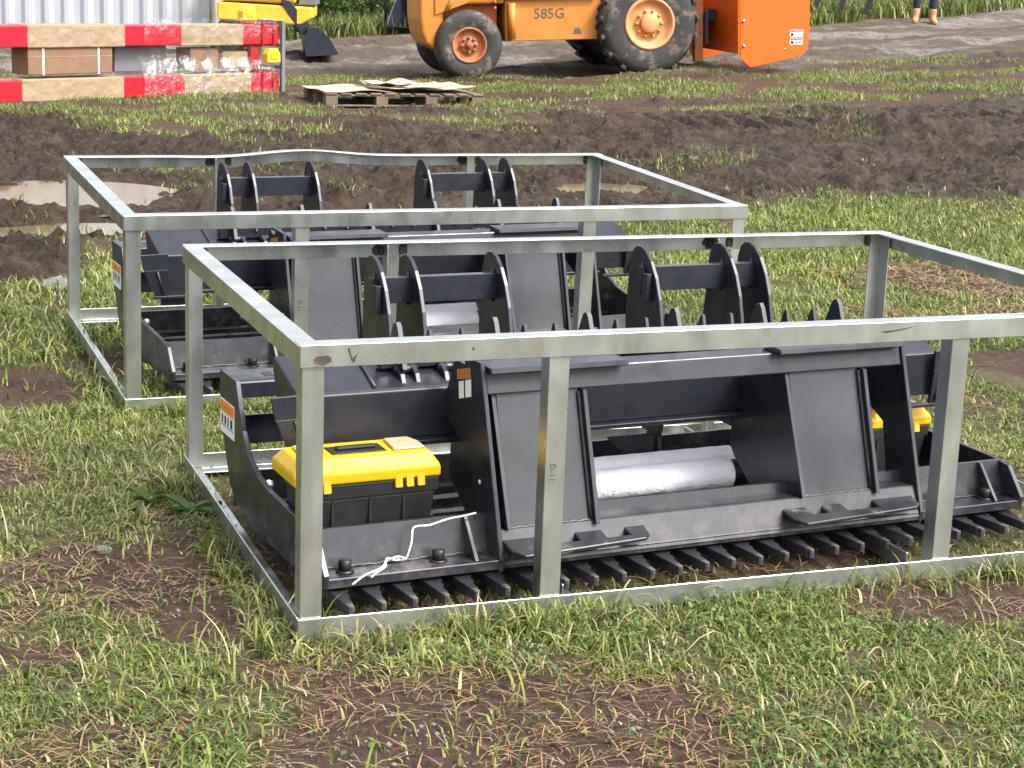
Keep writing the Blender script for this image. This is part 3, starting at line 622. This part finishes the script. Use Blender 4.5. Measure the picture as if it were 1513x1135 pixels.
def bucket(label, loc, rz, wdt, sc_=1.0):
    t = thing('loader_bucket', label, 'bucket', loc, (0, 0, rz), 'dark buckets by the hedge')
    pf = [(0, 0), (.75, .06), (.8, .1), (.55, .5), (.3, .72), (.05, .7), (-.05, .35)]
    pf = [(a * sc_, b_ * sc_) for a, b_ in pf]; inn = [(a * .9 + .03, b_ * .9 + .03) for a, b_ in pf]
    for y in (0, wdt - .02): MB().prism(pf, y, y + .02, 'y').build('cheek', 'navy_steel', t, .004)
    for i in (0, 4, 5, 6):
        p, q = pf[i], pf[(i + 1) % 7]; d = Vector((q[0] - p[0], q[1] - p[1])).normalized(); nn = (-d.y * .015, d.x * .015)
        MB().prism([p, q, (q[0] + nn[0], q[1] + nn[1]), (p[0] + nn[0], p[1] + nn[1])], .0205, wdt - .0205, 'y').build('shell_plate', 'navy_steel', t)
    MB().prism([(-.05, .3), (-.35, .75), (-.5, 1.5), (-.38, 1.52), (-.22, .8), (.1, .45)], wdt * .3, wdt * .3 + .12, 'y').build('arm', 'navy_steel', t, .01)
    MB().tube([(-.1, wdt * .6, .35), (-.45, wdt * .6, 1.2)], .04, 10).build('ram', 'bare_bolt', t)
    return t
bucket('dark blue loader bucket with arm parked beside the yellow machine', (5.75, 23.1, .05), -.2, .9, .62)
bucket('dark blue loader bucket standing in the tall grass before the hedge', (9.3, 29.4, .25), -2.4, 1.6, 1.0)
t = thing('tool_frame', 'thin dark steel rods standing before the hedge behind the rutted road', 'frame', (8.8, 29.2, .22), (0, 0, -.3))
for a, b_ in (((0, 0, 0), (-.02, 0, 1.6)), ((1.15, 0, 0), (1.15, .1, 1.6)), ((.25, .3, 1.7), (.75, .3, .2)), ((.6, .35, .1), (1.3, .4, .75))): MB().tube([a, b_], .028, 8).build('rod', 'navy_steel', t)
t = thing('black_implement', 'black steel farm implement in the tall grass between the orange guard and the booted person', 'implement', (15.7, 27.4, .85), (0, 0, -.35))
for x in (0, .5, 1.0, 1.5, 2.0): MB().prism([(x, 0), (x + .1, 0), (x + .3, .5), (x + .2, .55)], 0, .05, 'y').build('shank', 'navy_steel', t, .005)
MB().box(-.1, 2.4, .051, .2, .45, .6).build('toolbar', 'navy_steel', t, .01); MB().box(.4, 1.4, .2005, .7, .4, .9).build('hopper', 'grey_steel', t, .02)

# ------------------------------------------------------------------ pallet with cardboard
pz = .0
t = thing('pallet', 'wide weathered wooden pallet on the grass before the forklift', 'pallet', (3.86, 14.62, .0), (0, 0, .0))
for y in (0, .42, .84):
    for x in (0, .55, 1.1, 1.62): MB().box(x, x + .13, y, y + .12, .015, .105).build('block', 'pallet_wood', t, .004)
    MB().box(0, 1.75, y, y + .12, .0, .0145).build('bottom_board', 'pallet_wood', t, .002)
    MB().box(0, 1.75, y + .005, y + .115, .1055, .122).build('stringer', 'pallet_wood', t, .002)
for i in range(11): MB().box(i * .163, i * .163 + .12, -.01, .97, .1225, .138).build('deck_board', 'pallet_wood', t, .002)
def sheet(label, x, y, z, sx, sy, rz, curl, seed):
    r_ = np.random.default_rng(seed); n1, n2 = 16, 8; mb = MB(); ph = r_.random(4) * 6
    for s in (0, 1):
        for i in range(n1 + 1):
            for j in range(n2 + 1):
                a, b_ = i / n1, j / n2; jag = .015 * math.sin(i * 5.1 + ph[2]) * (j in (0, n2))
                zz = .012 * math.sin(a * 9 + ph[0]) + .008 * math.sin(b_ * 7 + ph[1]) + curl * (max(0, a - .8) * 5) ** 2 * .04 + curl * .3 * (max(0, .15 - a) * 6) ** 2 * .06
                mb.v.append((a * sx, b_ * sy + jag, zz + .02 - .005 * s))
    K = (n1 + 1) * (n2 + 1); q = lambda i, j: i * (n2 + 1) + j
    mb.f = [(q(i, j), q(i + 1, j), q(i + 1, j + 1), q(i, j + 1)) for i in range(n1) for j in range(n2)] + [(K + q(i, j), K + q(i, j + 1), K + q(i + 1, j + 1), K + q(i + 1, j)) for i in range(n1) for j in range(n2)]
    mb.f += [(q(i, 0), K + q(i, 0), K + q(i + 1, 0), q(i + 1, 0)) for i in range(n1)] + [(q(i, n2), q(i + 1, n2), K + q(i + 1, n2), K + q(i, n2)) for i in range(n1)] + [(q(0, j), q(0, j + 1), K + q(0, j + 1), K + q(0, j)) for j in range(n2)] + [(q(n1, j), K + q(n1, j), K + q(n1, j + 1), q(n1, j + 1)) for j in range(n2)]
    mb.sm = [False] * len(mb.f); o_ = mb.build('cardboard_sheet', 'old_card'); o_.location = (x, y, z); o_.rotation_euler = (0, 0, rz); return tag(o_, label, 'cardboard', 'cardboard sheets on the pallet')
sheet('torn cardboard sheet with an upturned corner on the pallet, reaching towards the red columns', 3.85, 14.63, .145, .9, .8, .06, -1, 1)
sheet('curled cardboard sheet across the middle of the pallet', 4.35, 14.68, .175, .85, .75, -.1, 1, 2)
sheet('ragged cardboard sheet at the forklift end of the pallet', 4.75, 14.66, .16, .82, .7, .12, .8, 3)
sheet('small cardboard scrap on top of the pallet stack', 4.5, 14.9, .20, .5, .4, .3, .5, 4)

# ------------------------------------------------------------------ orange rough-terrain forklift
FT = thing('forklift', 'old orange rough-terrain forklift marked 585G with an orange guard in front', 'forklift', (6.72, 18.32, .05), (0, 0, .035)); FT.rotation_euler = (0, -.054, -.15)
def wheel(x, y, r, wd, hub, lugs, mat_h):
    s = 1
    tp = [(r * .50, .02), (r * .62, .0), (r * .82, -.005), (r * .93, .02), (r * .985, .07), (r, .14), (r, wd - .14), (r * .985, wd - .07), (r * .93, wd - .02), (r * .6, wd), (r * .5, wd - .02)]
    ty = MB().lathe(tp, (x, y, r), 'y', 48, False).build('tyre', 'tyre', FT)
    if lugs:
        for i in range(lugs):
            for side in (0, 1):
                t0 = 2 * math.pi * (i + .5 * side) / lugs
                a = [(t0, 0), (t0 + .10, 0), (t0 + .30, 1), (t0 + .20, 1)]
                y0, y1 = (y - .004, y + wd * .52) if side == 0 else (y + wd + .004, y + wd * .48)
                v = []
                for rr_, in ((r * .955,), (r * 1.035,)):
                    for tt, k in a: v.append((x + rr_ * math.cos(tt), y0 + (y1 - y0) * k, r + rr_ * math.sin(tt)))
                MB().add(v, [(3, 2, 1, 0), (4, 5, 6, 7), (0, 1, 5, 4), (1, 2, 6, 5), (2, 3, 7, 6), (3, 0, 4, 7)]).build('lug', 'tyre', ty, .01)
    rim = MB().lathe([(r * .52, .03), (r * .50, .0), (r * .45, .01), (r * .43, .06), (r * .30, .09), (r * .26, .06), (r * .0001, .06)], (x, y, r), 'y', 40, False).build('rim', mat_h, FT)
    MB().lathe([(r * .19, .065), (r * .19, .01), (r * .16, -.005), (.0001, -.005)] if lugs else [(r * .1, .065), (r * .1, .0), (r * .07, -.015), (.0001, -.015)], (x, y, r), 'y', 24).build('hub', hub, rim)
    for k in range(10 if lugs else 8):
        t0 = 2 * math.pi * k / (10 if lugs else 8); rr_ = r * .25 if lugs else r * .21
        MB().lathe([(.022, .062), (.022, .035), (.0001, .03)], (x + rr_ * math.cos(t0), y, r + rr_ * math.sin(t0)), 'y', 6).build('nut', hub, rim)
wheel(0, -.12, .445, .30, 'rust_orange', 0, 'rust_orange'); wheel(2.38, -.18, .66, .46, 'hub_orange', 17, 'hub_orange')
wheel(0, 1.35, .445, .30, 'rust_orange', 0, 'rust_orange'); wheel(2.34, 1.35, .66, .46, 'hub_orange', 17, 'hub_orange')
MB().tube([(0, .1, .445), (0, 1.4, .445)], .08, 12).build('axle', 'orange_dark', FT); MB().tube([(2.38, .2, .66), (2.38, 1.4, .66)], .13, 12).build('axle', 'orange_dark', FT)
MB().prism([(-.62, 1.15), (-.62, .78), (-.60, .60), (-.55, .47), (-.46, .40), (-.34, .38), (-.3, .95), (.5, .95), (.5, 1.75), (-.58, 1.75)], .0, 1.1, 'y').build('counterweight', 'orange_old', FT, .05, 3)
MB().prism([(-.32, .5), (.42, .62), (.42, .95), (-.32, .95)], .20, 1.3, 'y').build('wheel_well', 'orange_dark', FT)
cv = MB().prism([(-.42, .83), (.0, .97), (.0, 1.13), (-.42, 1.13)], -.02, -.0005, 'y').build('cover_plate', 'orange_old', FT, .004); MB().tube([(-.28, -.04, .88), (-.16, -.04, 1.08)], .025, 8).build('handle', 'orange_old', cv)
MB().box(.5005, 1.80, .05, 1.4, .47, 1.0).build('frame_rail', 'orange_old', FT, .012, 2)
MB().box(.36, 1.70, -.02, 1.42, 1.001, 1.06).build('deck_edge', 'orange_dark', FT, .008); MB().box(.36, 1.9, .0, 1.42, 1.061, 1.7).build('hood', 'orange_old', FT, .05, 3)
MB().tube([(.58, -.01, .50), (.58, -.01, .96)], .05, 10).build('step_post', 'orange_old', FT)
for z in (.70, .78, .86): MB().lathe([(.02, 0), (.02, -.02), (.0001, -.022)], (.36, -.0005, z + .2), 'y', 6).build('bolt', 'rust_orange', FT)
text('585G', .185, 'decal_grey', FT, Matrix.Translation((.88, .046, .755)) @ Matrix.Rotation(R(90), 4, 'X'), 'model_marking', .002)
MB().prism([(1.40, .55), (1.52, .55), (1.48, .63), (1.43, .62)], .044, .0495, 'y').build('worn_patch', 'decal_grey', FT)
MB().box(1.8005, 1.86, .02, 1.42, .44, 1.7).build('cross_member', 'rust_orange', FT, .01); MB().box(1.861, 3.1, .45, 1.1, .55, 1.0).build('chassis', 'rust_orange', FT, .02)
for y in (.25, 1.15): MB().box(3.12, 3.24, y, y + .10, .12, 3.2).build('mast_rail', 'rust_orange', FT, .008)
MB().box(3.241, 3.3, .2, 1.3, .35, .8).build('carriage', 'navy_steel', FT, .01)
# orange guard box on the carriage
G = thing('orange_guard', 'bright orange steel guard box with white labels hanging before the forklift mast', 'guard', (0, 0, 0)); G.matrix_world = Matrix.Translation((6.72, 18.32, .10)) @ Matrix.Rotation(-.15, 4, 'Z') @ Matrix.Rotation(-.054, 4, 'Y')
MB().prism([(3.55, .14), (3.68, .02), (4.40, .16), (4.47, .24), (4.49, .5), (4.47, 1.6), (3.50, 1.6)], -.38, -.365, 'y').build('side_plate', 'orange_new', G, .004, 2)
MB().prism([(3.30, .16), (3.44, .04), (4.2, .2), (4.3, .4), (4.3, 1.6), (3.28, 1.6)], 1.2, 1.215, 'y').build('side_plate', 'orange_new', G, .004, 2)
MB().prism([(3.52, .2), (3.535, .2), (3.50, 1.6), (3.485, 1.6)], -.364, 1.199, 'y').build('back_plate', 'orange_new', G)
MB().box(3.5, 4.4, -.364, 1.199, 1.5, 1.515).build('deck', 'orange_new', G)
MB().box(3.2005, 3.484, .5, .9, .6, .75).build('mount', 'navy_steel', G)
for z in (.30, .62, .94, 1.26): MB().lathe([(.024, 0), (.022, -.014), (.0001, -.02)], (3.585 - (z - .3) * .03, -.3805, z), 'y', 12).build('bolt', 'bare_bolt', G)
MB().lathe([(.012, 0), (.01, -.008), (.0001, -.009)], (4.15, -.3805, .25), 'y', 8).build('bolt', 'bare_bolt', G)
for z0, z1 in ((.30, .385), (.40, .49)):
    lb = MB().box(4.22, 4.40, -.3822, -.3808, z0, z1).build('safety_label', 'label_white', G)
    MB().box(4.225, 4.395, -.3834, -.3824, z1 - .025, z1 - .005).build('label_header', 'label_red', lb); MB().box(4.23, 4.27, -.3834, -.3824, z0 + .01, z0 + .05).build('pictogram', 'label_black', lb); MB().box(4.29, 4.38, -.3834, -.3824, z0 + .02, z0 + .03).build('label_line', 'label_black', lb)

# ------------------------------------------------------------------ person by the tall grass
def skin(name, verts, edges, radii, mat, parent, root=0):
    me = bpy.data.meshes.new(name); me.from_pydata(verts, edges, []); ob = bpy.data.objects.new(name, me); col.objects.link(ob); ob.parent = parent
    md = ob.modifiers.new('skin', 'SKIN'); sk = me.skin_vertices[0] if me.skin_vertices else None
    if sk is None:
        bm = bmesh.new(); bm.from_mesh(me); bm.verts.layers.skin.verify(); bm.to_mesh(me); bm.free(); sk = me.skin_vertices[0]
    for i, r_ in enumerate(radii): sk.data[i].radius = (r_, r_) if not isinstance(r_, tuple) else r_
    sk.data[root].use_root = True; md.use_smooth_shade = True
    s_ = ob.modifiers.new('sub', 'SUBSURF'); s_.levels = 1; s_.render_levels = 2; me.materials.append(MATS[mat]); return ob
PZ = .73
P = thing('person', 'person in dark jeans and tan boots standing on the rutted road edge', 'person', (18.02, 25.25, PZ), (0, 0, -.36))
V = [(0, 0, .98), (0, .0, 1.2), (0, 0, 1.42), (0, 0, 1.52), (0, -.02, 1.66), (0, -.02, 1.78), (-.2, 0, 1.42), (-.26, .02, 1.14), (-.24, -.08, .90), (-.23, -.12, .80), (.2, 0, 1.42), (.26, .02, 1.14), (.24, -.08, .90), (.23, -.12, .80), (-.11, 0, .92), (-.15, -.02, .5), (-.15, 0, .1), (.11, 0, .92), (.15, -.03, .5), (.15, .0, .1)]
E_ = [(0, 1), (1, 2), (2, 3), (3, 4), (4, 5), (2, 6), (6, 7), (7, 8), (8, 9), (2, 10), (10, 11), (11, 12), (12, 13), (0, 14), (14, 15), (15, 16), (0, 17), (17, 18), (18, 19)]
skin('body', V, E_, [.14, .13, .13, .055, .085, .06, .055, .042, .032, .03, .055, .042, .032, .03, .09, .06, .045, .09, .06, .045], 'skin', P)
skin('trousers', [(0, 0, .98), (-.11, 0, .92), (-.15, -.02, .5), (-.155, 0, .24), (.11, 0, .92), (.15, -.03, .5), (.155, 0, .24)], [(0, 1), (1, 2), (2, 3), (0, 4), (4, 5), (5, 6)], [.165, .11, .085, .07, .11, .085, .07], 'denim', P)
skin('shirt', [(0, 0, 1.02), (0, 0, 1.2), (0, 0, 1.42), (-.2, 0, 1.43), (-.26, .02, 1.2), (.2, 0, 1.43), (.26, .02, 1.2)], [(0, 1), (1, 2), (2, 3), (3, 4), (2, 5), (5, 6)], [.165, .155, .15, .075, .06, .075, .06], 'shirt', P)
skin('hair', [(0, .01, 1.72), (0, .0, 1.80)], [(0, 1)], [.088, .07], 'hair', P)
for x, a in ((-.155, -1.9), (.155, -1.35)):
    d = (math.cos(a), math.sin(a)); skin('boot', [(x, .0, .32), (x, 0, .10), (x + d[0] * .02, d[1] * .02, .055), (x + d[0] * .17, d[1] * .17, .04), (x - d[0] * .05, -d[1] * .05, .045)], [(0, 1), (1, 2), (2, 3), (2, 4)], [.085, .072, .062, .05, .05], 'boot_tan', P, 2)

# ------------------------------------------------------------------ hedge shrubs beyond the road
def shrub(label, loc, rx, ry, rz, n, c0, c1):
    t = thing('shrub', label, 'shrub', loc, (0, 0, 0), 'shrubs beyond the rutted road')
    mb = MB()
    for k in range(7):
        a = k * .9; mb.tube([(0.05 * math.cos(a), .05 * math.sin(a), -.1), (rx * .3 * math.cos(a), ry * .3 * math.sin(a), rz * .5), (rx * .6 * math.cos(a + .3), ry * .6 * math.sin(a + .3), rz * .9)], [.04, .025, .01], 6)
    mb.build('stem', 'bark', t)
    d = rng.normal(size=(n, 3)); d /= np.linalg.norm(d, axis=1)[:, None]; r_ = rng.random(n) ** .35
    lump = .75 + .5 * fbm(d[:, 0] * 2.2 + loc[0] + 5, d[:, 1] * 2.2 + d[:, 2] * 2.6 + 5, 3, 5)
    c_ = d * (r_ * lump)[:, None] * np.array([rx, ry, rz * .55]) + np.array([0, 0, rz * .5])
    c_ = c_[c_[:, 2] > 0]; n = len(c_)
    u_ = rng.normal(size=(n, 3)); u_ /= np.linalg.norm(u_, axis=1)[:, None]; v_ = np.cross(u_, rng.normal(size=(n, 3))); v_ /= np.linalg.norm(v_, axis=1)[:, None]
    s_ = (.035 + .04 * rng.random(n))[:, None]
    V_ = np.stack([c_ - u_ * s_, c_ + v_ * s_ * .45, c_ + u_ * s_, c_ - v_ * s_ * .45], 1).reshape(-1, 3); F_ = np.arange(4 * n).reshape(-1, 4)
    mixv = rng.random(n)[:, None]; tint = np.repeat(np.array(c0) * (1 - mixv) + np.array(c1) * mixv, 4, 0)
    o_ = numpy_mesh('foliage', V_, F_, 'grass', tint); o_.parent = t; return t
DG, LG = (.022, .05, .012), (.09, .16, .03)
shr = [((7.6, 31.2, .1), 1.4, 1.0, 1.9, 'rounded green shrub beyond the road, nearest the yellow machine'), ((9.6, 32.2, .2), 1.6, 1.1, 2.2, 'tall green shrub beyond the road behind the second bucket'), ((11.6, 32.6, .3), 1.5, 1.0, 2.0, 'green shrub beyond the road behind the forklift counterweight'), ((5.4, 31.0, .0), 1.3, 1.0, 1.8, 'green shrub beyond the road behind the yellow machine')]
for lo, rx, ry, rz, lab in shr: shrub(lab, lo, rx, ry, rz, 7000, DG, LG)
for i, (x, y) in enumerate(((21.5, 33.5), (25.0, 34.5), (28.5, 36.5), (17.5, 32.5))): shrub(['dark shrub on the bank behind the booted person', 'dark shrub on the bank past the booted person', 'low shrub at the far end of the grass bank', 'low shrub on the bank above the black implement'][i], (x, y, float(base_h(np.array([x]), np.array([y]))[0]) - .1), 1.7, 1.1, 1.9, 4000, DG, (.06, .11, .025))

# ------------------------------------------------------------------ grass, straw, stones
def blades(name, P_, hgt, wid, tint, lean, label, cat, mat='grass', segs=3, flat=0.0):
    n = len(P_); az = rng.random(n) * 2 * np.pi; d = np.stack([np.cos(az), np.sin(az)], 1); sd_ = np.stack([-d[:, 1], d[:, 0]], 1)
    rows = []; fr = np.linspace(0, 1, segs + 1)
    le = lean * (.4 + 1.2 * rng.random(n)); tw = (rng.random(n) - .5) * 1.2
    for k, f_ in enumerate(fr):
        ang = le * (f_ ** 1.0) * 1.0 + flat
        hor = hgt * f_ * np.sin(np.clip(ang, 0, 1.5)); ver = hgt * f_ * np.cos(np.clip(ang, 0, 1.5))
        c_ = np.concatenate([P_[:, :2] + d * hor[:, None], (P_[:, 2] + ver)[:, None]], 1)
        wdt = wid * (1 - f_ ** 2.2) * .5 if k < segs else None
        if k < segs:
            off = np.concatenate([sd_ * (wdt)[:, None], (tw * wdt)[:, None] * 0], 1); rows += [c_ - off, c_ + off]
        else: rows.append(c_)
    V_ = np.stack(rows, 1); m_ = V_.shape[1]; b0 = (np.arange(n) * m_)[:, None]
    fl = []
    for k in range(segs - 1): fl += [[2 * k, 2 * k + 1, 2 * k + 3], [2 * k, 2 * k + 3, 2 * k + 2]]
    fl.append([2 * segs - 2, 2 * segs - 1, 2 * segs])
    F_ = (b0[:, :, None] + np.array(fl)[None]).reshape(-1, 3)
    sh = np.repeat(tint, m_, 0)
    o_ = numpy_mesh(name, V_.reshape(-1, 3), F_, mat, sh); o_['kind'] = 'stuff'; o_['label'] = label; o_['category'] = cat; return o_
def scatter(x0, x1, y0, y1, n, keep):
    x = x0 + (x1 - x0) * rng.random(n); y = y0 + (y1 - y0) * rng.random(n); k = rng.random(n) < keep(x, y); x, y = x[k], y[k]
    return np.stack([x, y, height(x, y) - .003], 1)
def tints(n, P_, yel=.25):
    g1 = np.array([.098, .142, .024]); g2 = np.array([.245, .275, .07]); g3 = np.array([.42, .36, .19]); g4 = np.array([.05, .09, .02])
    a_ = rng.random(n)[:, None]; c_ = g1 * (1 - a_) + g2 * a_
    k = rng.random(n) < yel; c_[k] = (g3 * (.7 + .5 * rng.random((n, 1))))[k]
    k = rng.random(n) < .2; c_[k] = g4
    patch = fbm(P_[:, 0] * 1.2, P_[:, 1] * 1.2, 3, 120)[:, None]; return c_ * (.72 + .56 * patch) * (.85 + .3 * rng.random((n, 1)))
inside1 = lambda x, y: ((x > -.0) & (x < 2.34) & (y > .06) & (y < 1.42))
def dens_near(x, y):
    d = 1 - .96 * dirt_mask(x, y); cl = .25 + .95 * sstep(.3, .62, fbm(x * 7, y * 7, 3, 140)); d = d * cl * (1 - mud_mask(x, y) * .985)
    return d * np.where(inside1(x, y), .22, 1.0)
# visible wedge of lawn (the place beyond it carries turf too, but sparser)
P_ = scatter(-1.4, 3.2, -1.4, 2.4, 330000, dens_near); n = len(P_)
kind = rng.random(n); hg = np.where(kind < .6, .018 + .036 * rng.random(n), .014 + .02 * rng.random(n)) * (.7 + .7 * fbm(P_[:, 0] * 2, P_[:, 1] * 2, 2, 150)); hg[kind > .97] *= 2.2
hg = np.where(inside1(P_[:, 0], P_[:, 1]), hg * .7, hg)
blades('lawn_grass', P_, hg, np.where(kind < .6, .0036, .006) * (.7 + .6 * rng.random(n)), tints(n, P_, .2), 1.2, 'short green and straw-coloured grass around the near crate', 'grass')
P_ = scatter(-2.5, 6.8, 2.2, 7.6, 190000, dens_near); n = len(P_)
blades('lawn_grass', P_, .03 + .055 * rng.random(n) * (.5 + fbm(P_[:, 0], P_[:, 1], 2, 151)), .0075 * (.7 + .6 * rng.random(n)), tints(n, P_, .10), 1.1, 'bright green grass around the far crate', 'grass')
def dens_far(x, y):  # tufts only where far_clump is high
    cl = far_clump(x, y); return (1 - mud_mask(x, y)) * (1 - .97 * road_mask(x, y)) * cl * (1 - sstep(-.2, .4, y - poly_y(ROAD_HI, x)))
P_ = scatter(-1, 14, 6.5, 20.5, 480000, dens_far); n = len(P_)
blades('verge_grass', P_, .035 + .06 * rng.random(n), .0075 * (.7 + .6 * rng.random(n)), tints(n, P_, .2) * .92, 1.1, 'patchy green grass between the churned mud and the road', 'grass', segs=2)
# a few tufts growing out of the mud
P_ = scatter(0, 10, 5, 13, 90000, lambda x, y: mud_mask(x, y) * sstep(.66, .72, fbm(x * 1.4, y * 2, 3, 171)) * (puddle_depth(x, y) < .05)); n = len(P_)
blades('mud_grass', P_, .04 + .06 * rng.random(n), .0055 + .003 * rng.random(n), tints(n, P_, .3) * .8, 1.0, 'sparse tufts growing out of the mud', 'grass', segs=2)
# tall grass bank beyond the road
def dens_bank(x, y): return sstep(-.1, .5, y - poly_y(ROAD_HI, x)) * (.35 + .65 * sstep(.35, .55, fbm(x * .8, y * .8, 2, 180)))
P_ = scatter(4, 34, 25.5, 40, 110000, dens_bank); n = len(P_)
blades('tall_grass', P_, .22 + .30 * rng.random(n), .03 + .012 * rng.random(n), tints(n, P_, .12) * .8, .6, 'tall rough grass on the bank beyond the road', 'grass', segs=2)
# long loose stems around the near crate rails
P_ = scatter(-.9, 2.4, -1.2, 1.2, 1300, lambda x, y: (1 - .7 * dirt_mask(x, y)) * np.where(inside1(x, y), .12, 1)); n = len(P_)
blades('long_stems', P_, .06 + .10 * rng.random(n), .004 + .003 * rng.random(n), tints(n, P_, .18), 1.25, 'long loose grass stems by the near crate', 'grass', segs=5)
# tufts pushed up against the rails of the near crate
tuft = lambda x, y: sstep(.42, .62, fbm(x * 6, y * 6, 3, 145)) * (1 - .75 * dirt_mask(x, y))
P_ = np.concatenate([scatter(-.1, 2.5, -.11, -.012, 5200, tuft), scatter(-.10, -.012, -.05, 1.5, 2600, tuft), scatter(-.15, 2.3, 2.14, 2.245, 3600, tuft)]); n = len(P_)
blades('rail_grass', P_, .035 + .06 * rng.random(n), .0035 + .0025 * rng.random(n), tints(n, P_, .22), .8, 'grass tufts standing against the crate rails', 'grass', segs=4)
# dry straw lying on bare ground
def straw(x0, x1, y0, y1, n, keep, w0, l0):
    P_ = scatter(x0, x1, y0, y1, n, keep); n = len(P_); P_[:, 2] += .006 + .012 * rng.random(n)
    c_ = np.array([.25, .165, .095]) * (.45 + .9 * rng.random((n, 1))) * np.array([1, .95, .85])
    return blades('dry_straw', P_, l0 * (.4 + rng.random(n)), w0 * (.6 + .8 * rng.random(n)), c_, .25, 'dry straw lying on the bare dirt', 'straw', 'straw', 2, 1.25)
straw(-1.2, 3.0, -1.5, 2.2, 60000, lambda x, y: .025 + .62 * sstep(.3, .7, dirt_mask(x, y)) * (.2 + .8 * sstep(.45, .6, fbm(x * 4, y * 4, 3, 190))), .0026, .055)
straw(3.2, 5.4, 3.0, 5.2, 9000, lambda x, y: sstep(.3, .7, dirt_mask(x, y)), .006, .09)
# clover leaves: small round leaflets among the grass
P_ = scatter(-1.0, 2.6, -1.4, .9, 26000, lambda x, y: dens_near(x, y) * sstep(.48, .6, fbm(x * 2.4, y * 2.4, 3, 200))); n = len(P_)
r_ = (.0028 + .0042 * rng.random(n)); zc = P_[:, 2] + .012 + .03 * rng.random(n); tl = rng.normal(size=(n, 2)) * .35
ang = np.linspace(0, 2 * np.pi, 6, endpoint=False)
V_ = np.stack([np.stack([P_[:, 0] + r_ * np.cos(a), P_[:, 1] + r_ * np.sin(a), zc + r_ * (np.cos(a) * tl[:, 0] + np.sin(a) * tl[:, 1])], 1) for a in ang], 1).reshape(-1, 3)
o_ = numpy_mesh('clover', V_, np.arange(6 * n).reshape(-1, 6), 'grass', np.repeat(np.array([.085, .15, .032]) * (.45 + 1.0 * rng.random((n, 1))), 6, 0)); o_['kind'] = 'stuff'; o_['label'] = 'low clover leaves among the near grass'; o_['category'] = 'clover'
# broad-leaved weeds beside the crates
def weed(label, x, y, n, ln):
    z = H1(x, y); mb = MB(); t = thing('weed', label, 'weed', (x, y, z), group='broad-leaved weeds')
    for i in range(n):
        a = i * 2.4 + random.random(); L = ln * random.uniform(.35, 1.2); wv = L * random.uniform(.14, .26); e = random.uniform(.35, 1.25); pts = []
        for k in range(6):
            f_ = k / 5; r0 = L * f_ * math.cos(e * (1 - .8 * f_)); z0 = L * (f_ * math.sin(e) - .55 * f_ * f_); ww = wv * math.sin(math.pi * min(1, f_ * .93 + .07)) ** .8
            pts.append(((r0 * math.cos(a) - ww * math.sin(a), r0 * math.sin(a) + ww * math.cos(a), z0 + .012), (r0 * math.cos(a), r0 * math.sin(a), z0), (r0 * math.cos(a) + ww * math.sin(a), r0 * math.sin(a) - ww * math.cos(a), z0 + .012)))
        v = [q for p in pts for q in p]; f = [(3 * k + s, 3 * k + 3 + s, 3 * k + 4 + s, 3 * k + 1 + s) for k in range(5) for s in (0, 1)]
        lf = MB().add(v, f, True).build('leaf', 'grass', t); at = lf.data.color_attributes.new('tint', 'FLOAT_COLOR', 'POINT'); c_ = np.array([.07, .13, .028]) * random.uniform(.6, 1.5)
        for d_ in at.data: d_.color = (*c_, 1)
weed('broad-leaved weed against the outside of the near crate rail', -.06, .98, 16, .085)
weed('broad-leaved weed in the grass between the crates', -.15, 1.10, 12, .075)
# stones
def stone(label, x, y, r_, sq):
    bm = bmesh.new(); bmesh.ops.create_icosphere(bm, subdivisions=2, radius=1); s0 = random.random() * 50
    for v in bm.verts:
        k = .75 + .5 * float(fbm(np.array([v.co.x * 1.3 + s0]), np.array([v.co.y * 1.3 + v.co.z * 1.7 + s0]), 2, 9)[0]); v.co = Vector((v.co.x * r_ * k, v.co.y * r_ * .7 * k, v.co.z * r_ * sq * k))
    me = bpy.data.meshes.new('stone'); bm.to_mesh(me); bm.free(); me.materials.append(MATS['stone']); ob = bpy.data.objects.new('stone', me); col.objects.link(ob); ob.location = (x, y, H1(x, y) + r_ * sq * .4); ob.rotation_euler = (0, 0, random.random() * 6)
    return tag(ob, label, 'stone', 'loose stones')
stone('pale grey stone in the grass behind the far crate corner post', -.02, 4.45, .09, .4)
stone('pale stone lying in the dirt outside the near crate', -.33, .72, .022, .6)
P_ = scatter(-1.0, 2.8, -1.4, 1.8, 9000, lambda x, y: sstep(.3, .7, dirt_mask(x, y)) * sstep(.52, .66, fbm(x * 3, y * 3, 3, 210)) + .03); n = len(P_)
r_ = .003 + .007 * rng.random(n) ** 2.5; oc = np.array([(1, 0, 0), (0, 1, 0), (-1, 0, 0), (0, -1, 0), (0, 0, .7), (0, 0, -.5)]); fo_ = np.array([(0, 1, 4), (1, 2, 4), (2, 3, 4), (3, 0, 4), (1, 0, 5), (2, 1, 5), (3, 2, 5), (0, 3, 5)])
V_ = P_[:, None] + np.array([0, 0, .004]) + oc[None] * r_[:, None, None] * (.7 + .6 * rng.random((n, 6, 1)))
o_ = numpy_mesh('gravel', V_.reshape(-1, 3), (np.arange(n)[:, None, None] * 6 + fo_[None]).reshape(-1, 3), 'stone'); o_['kind'] = 'stuff'; o_['label'] = 'small grey pebbles scattered on the dirt'; o_['category'] = 'gravel'
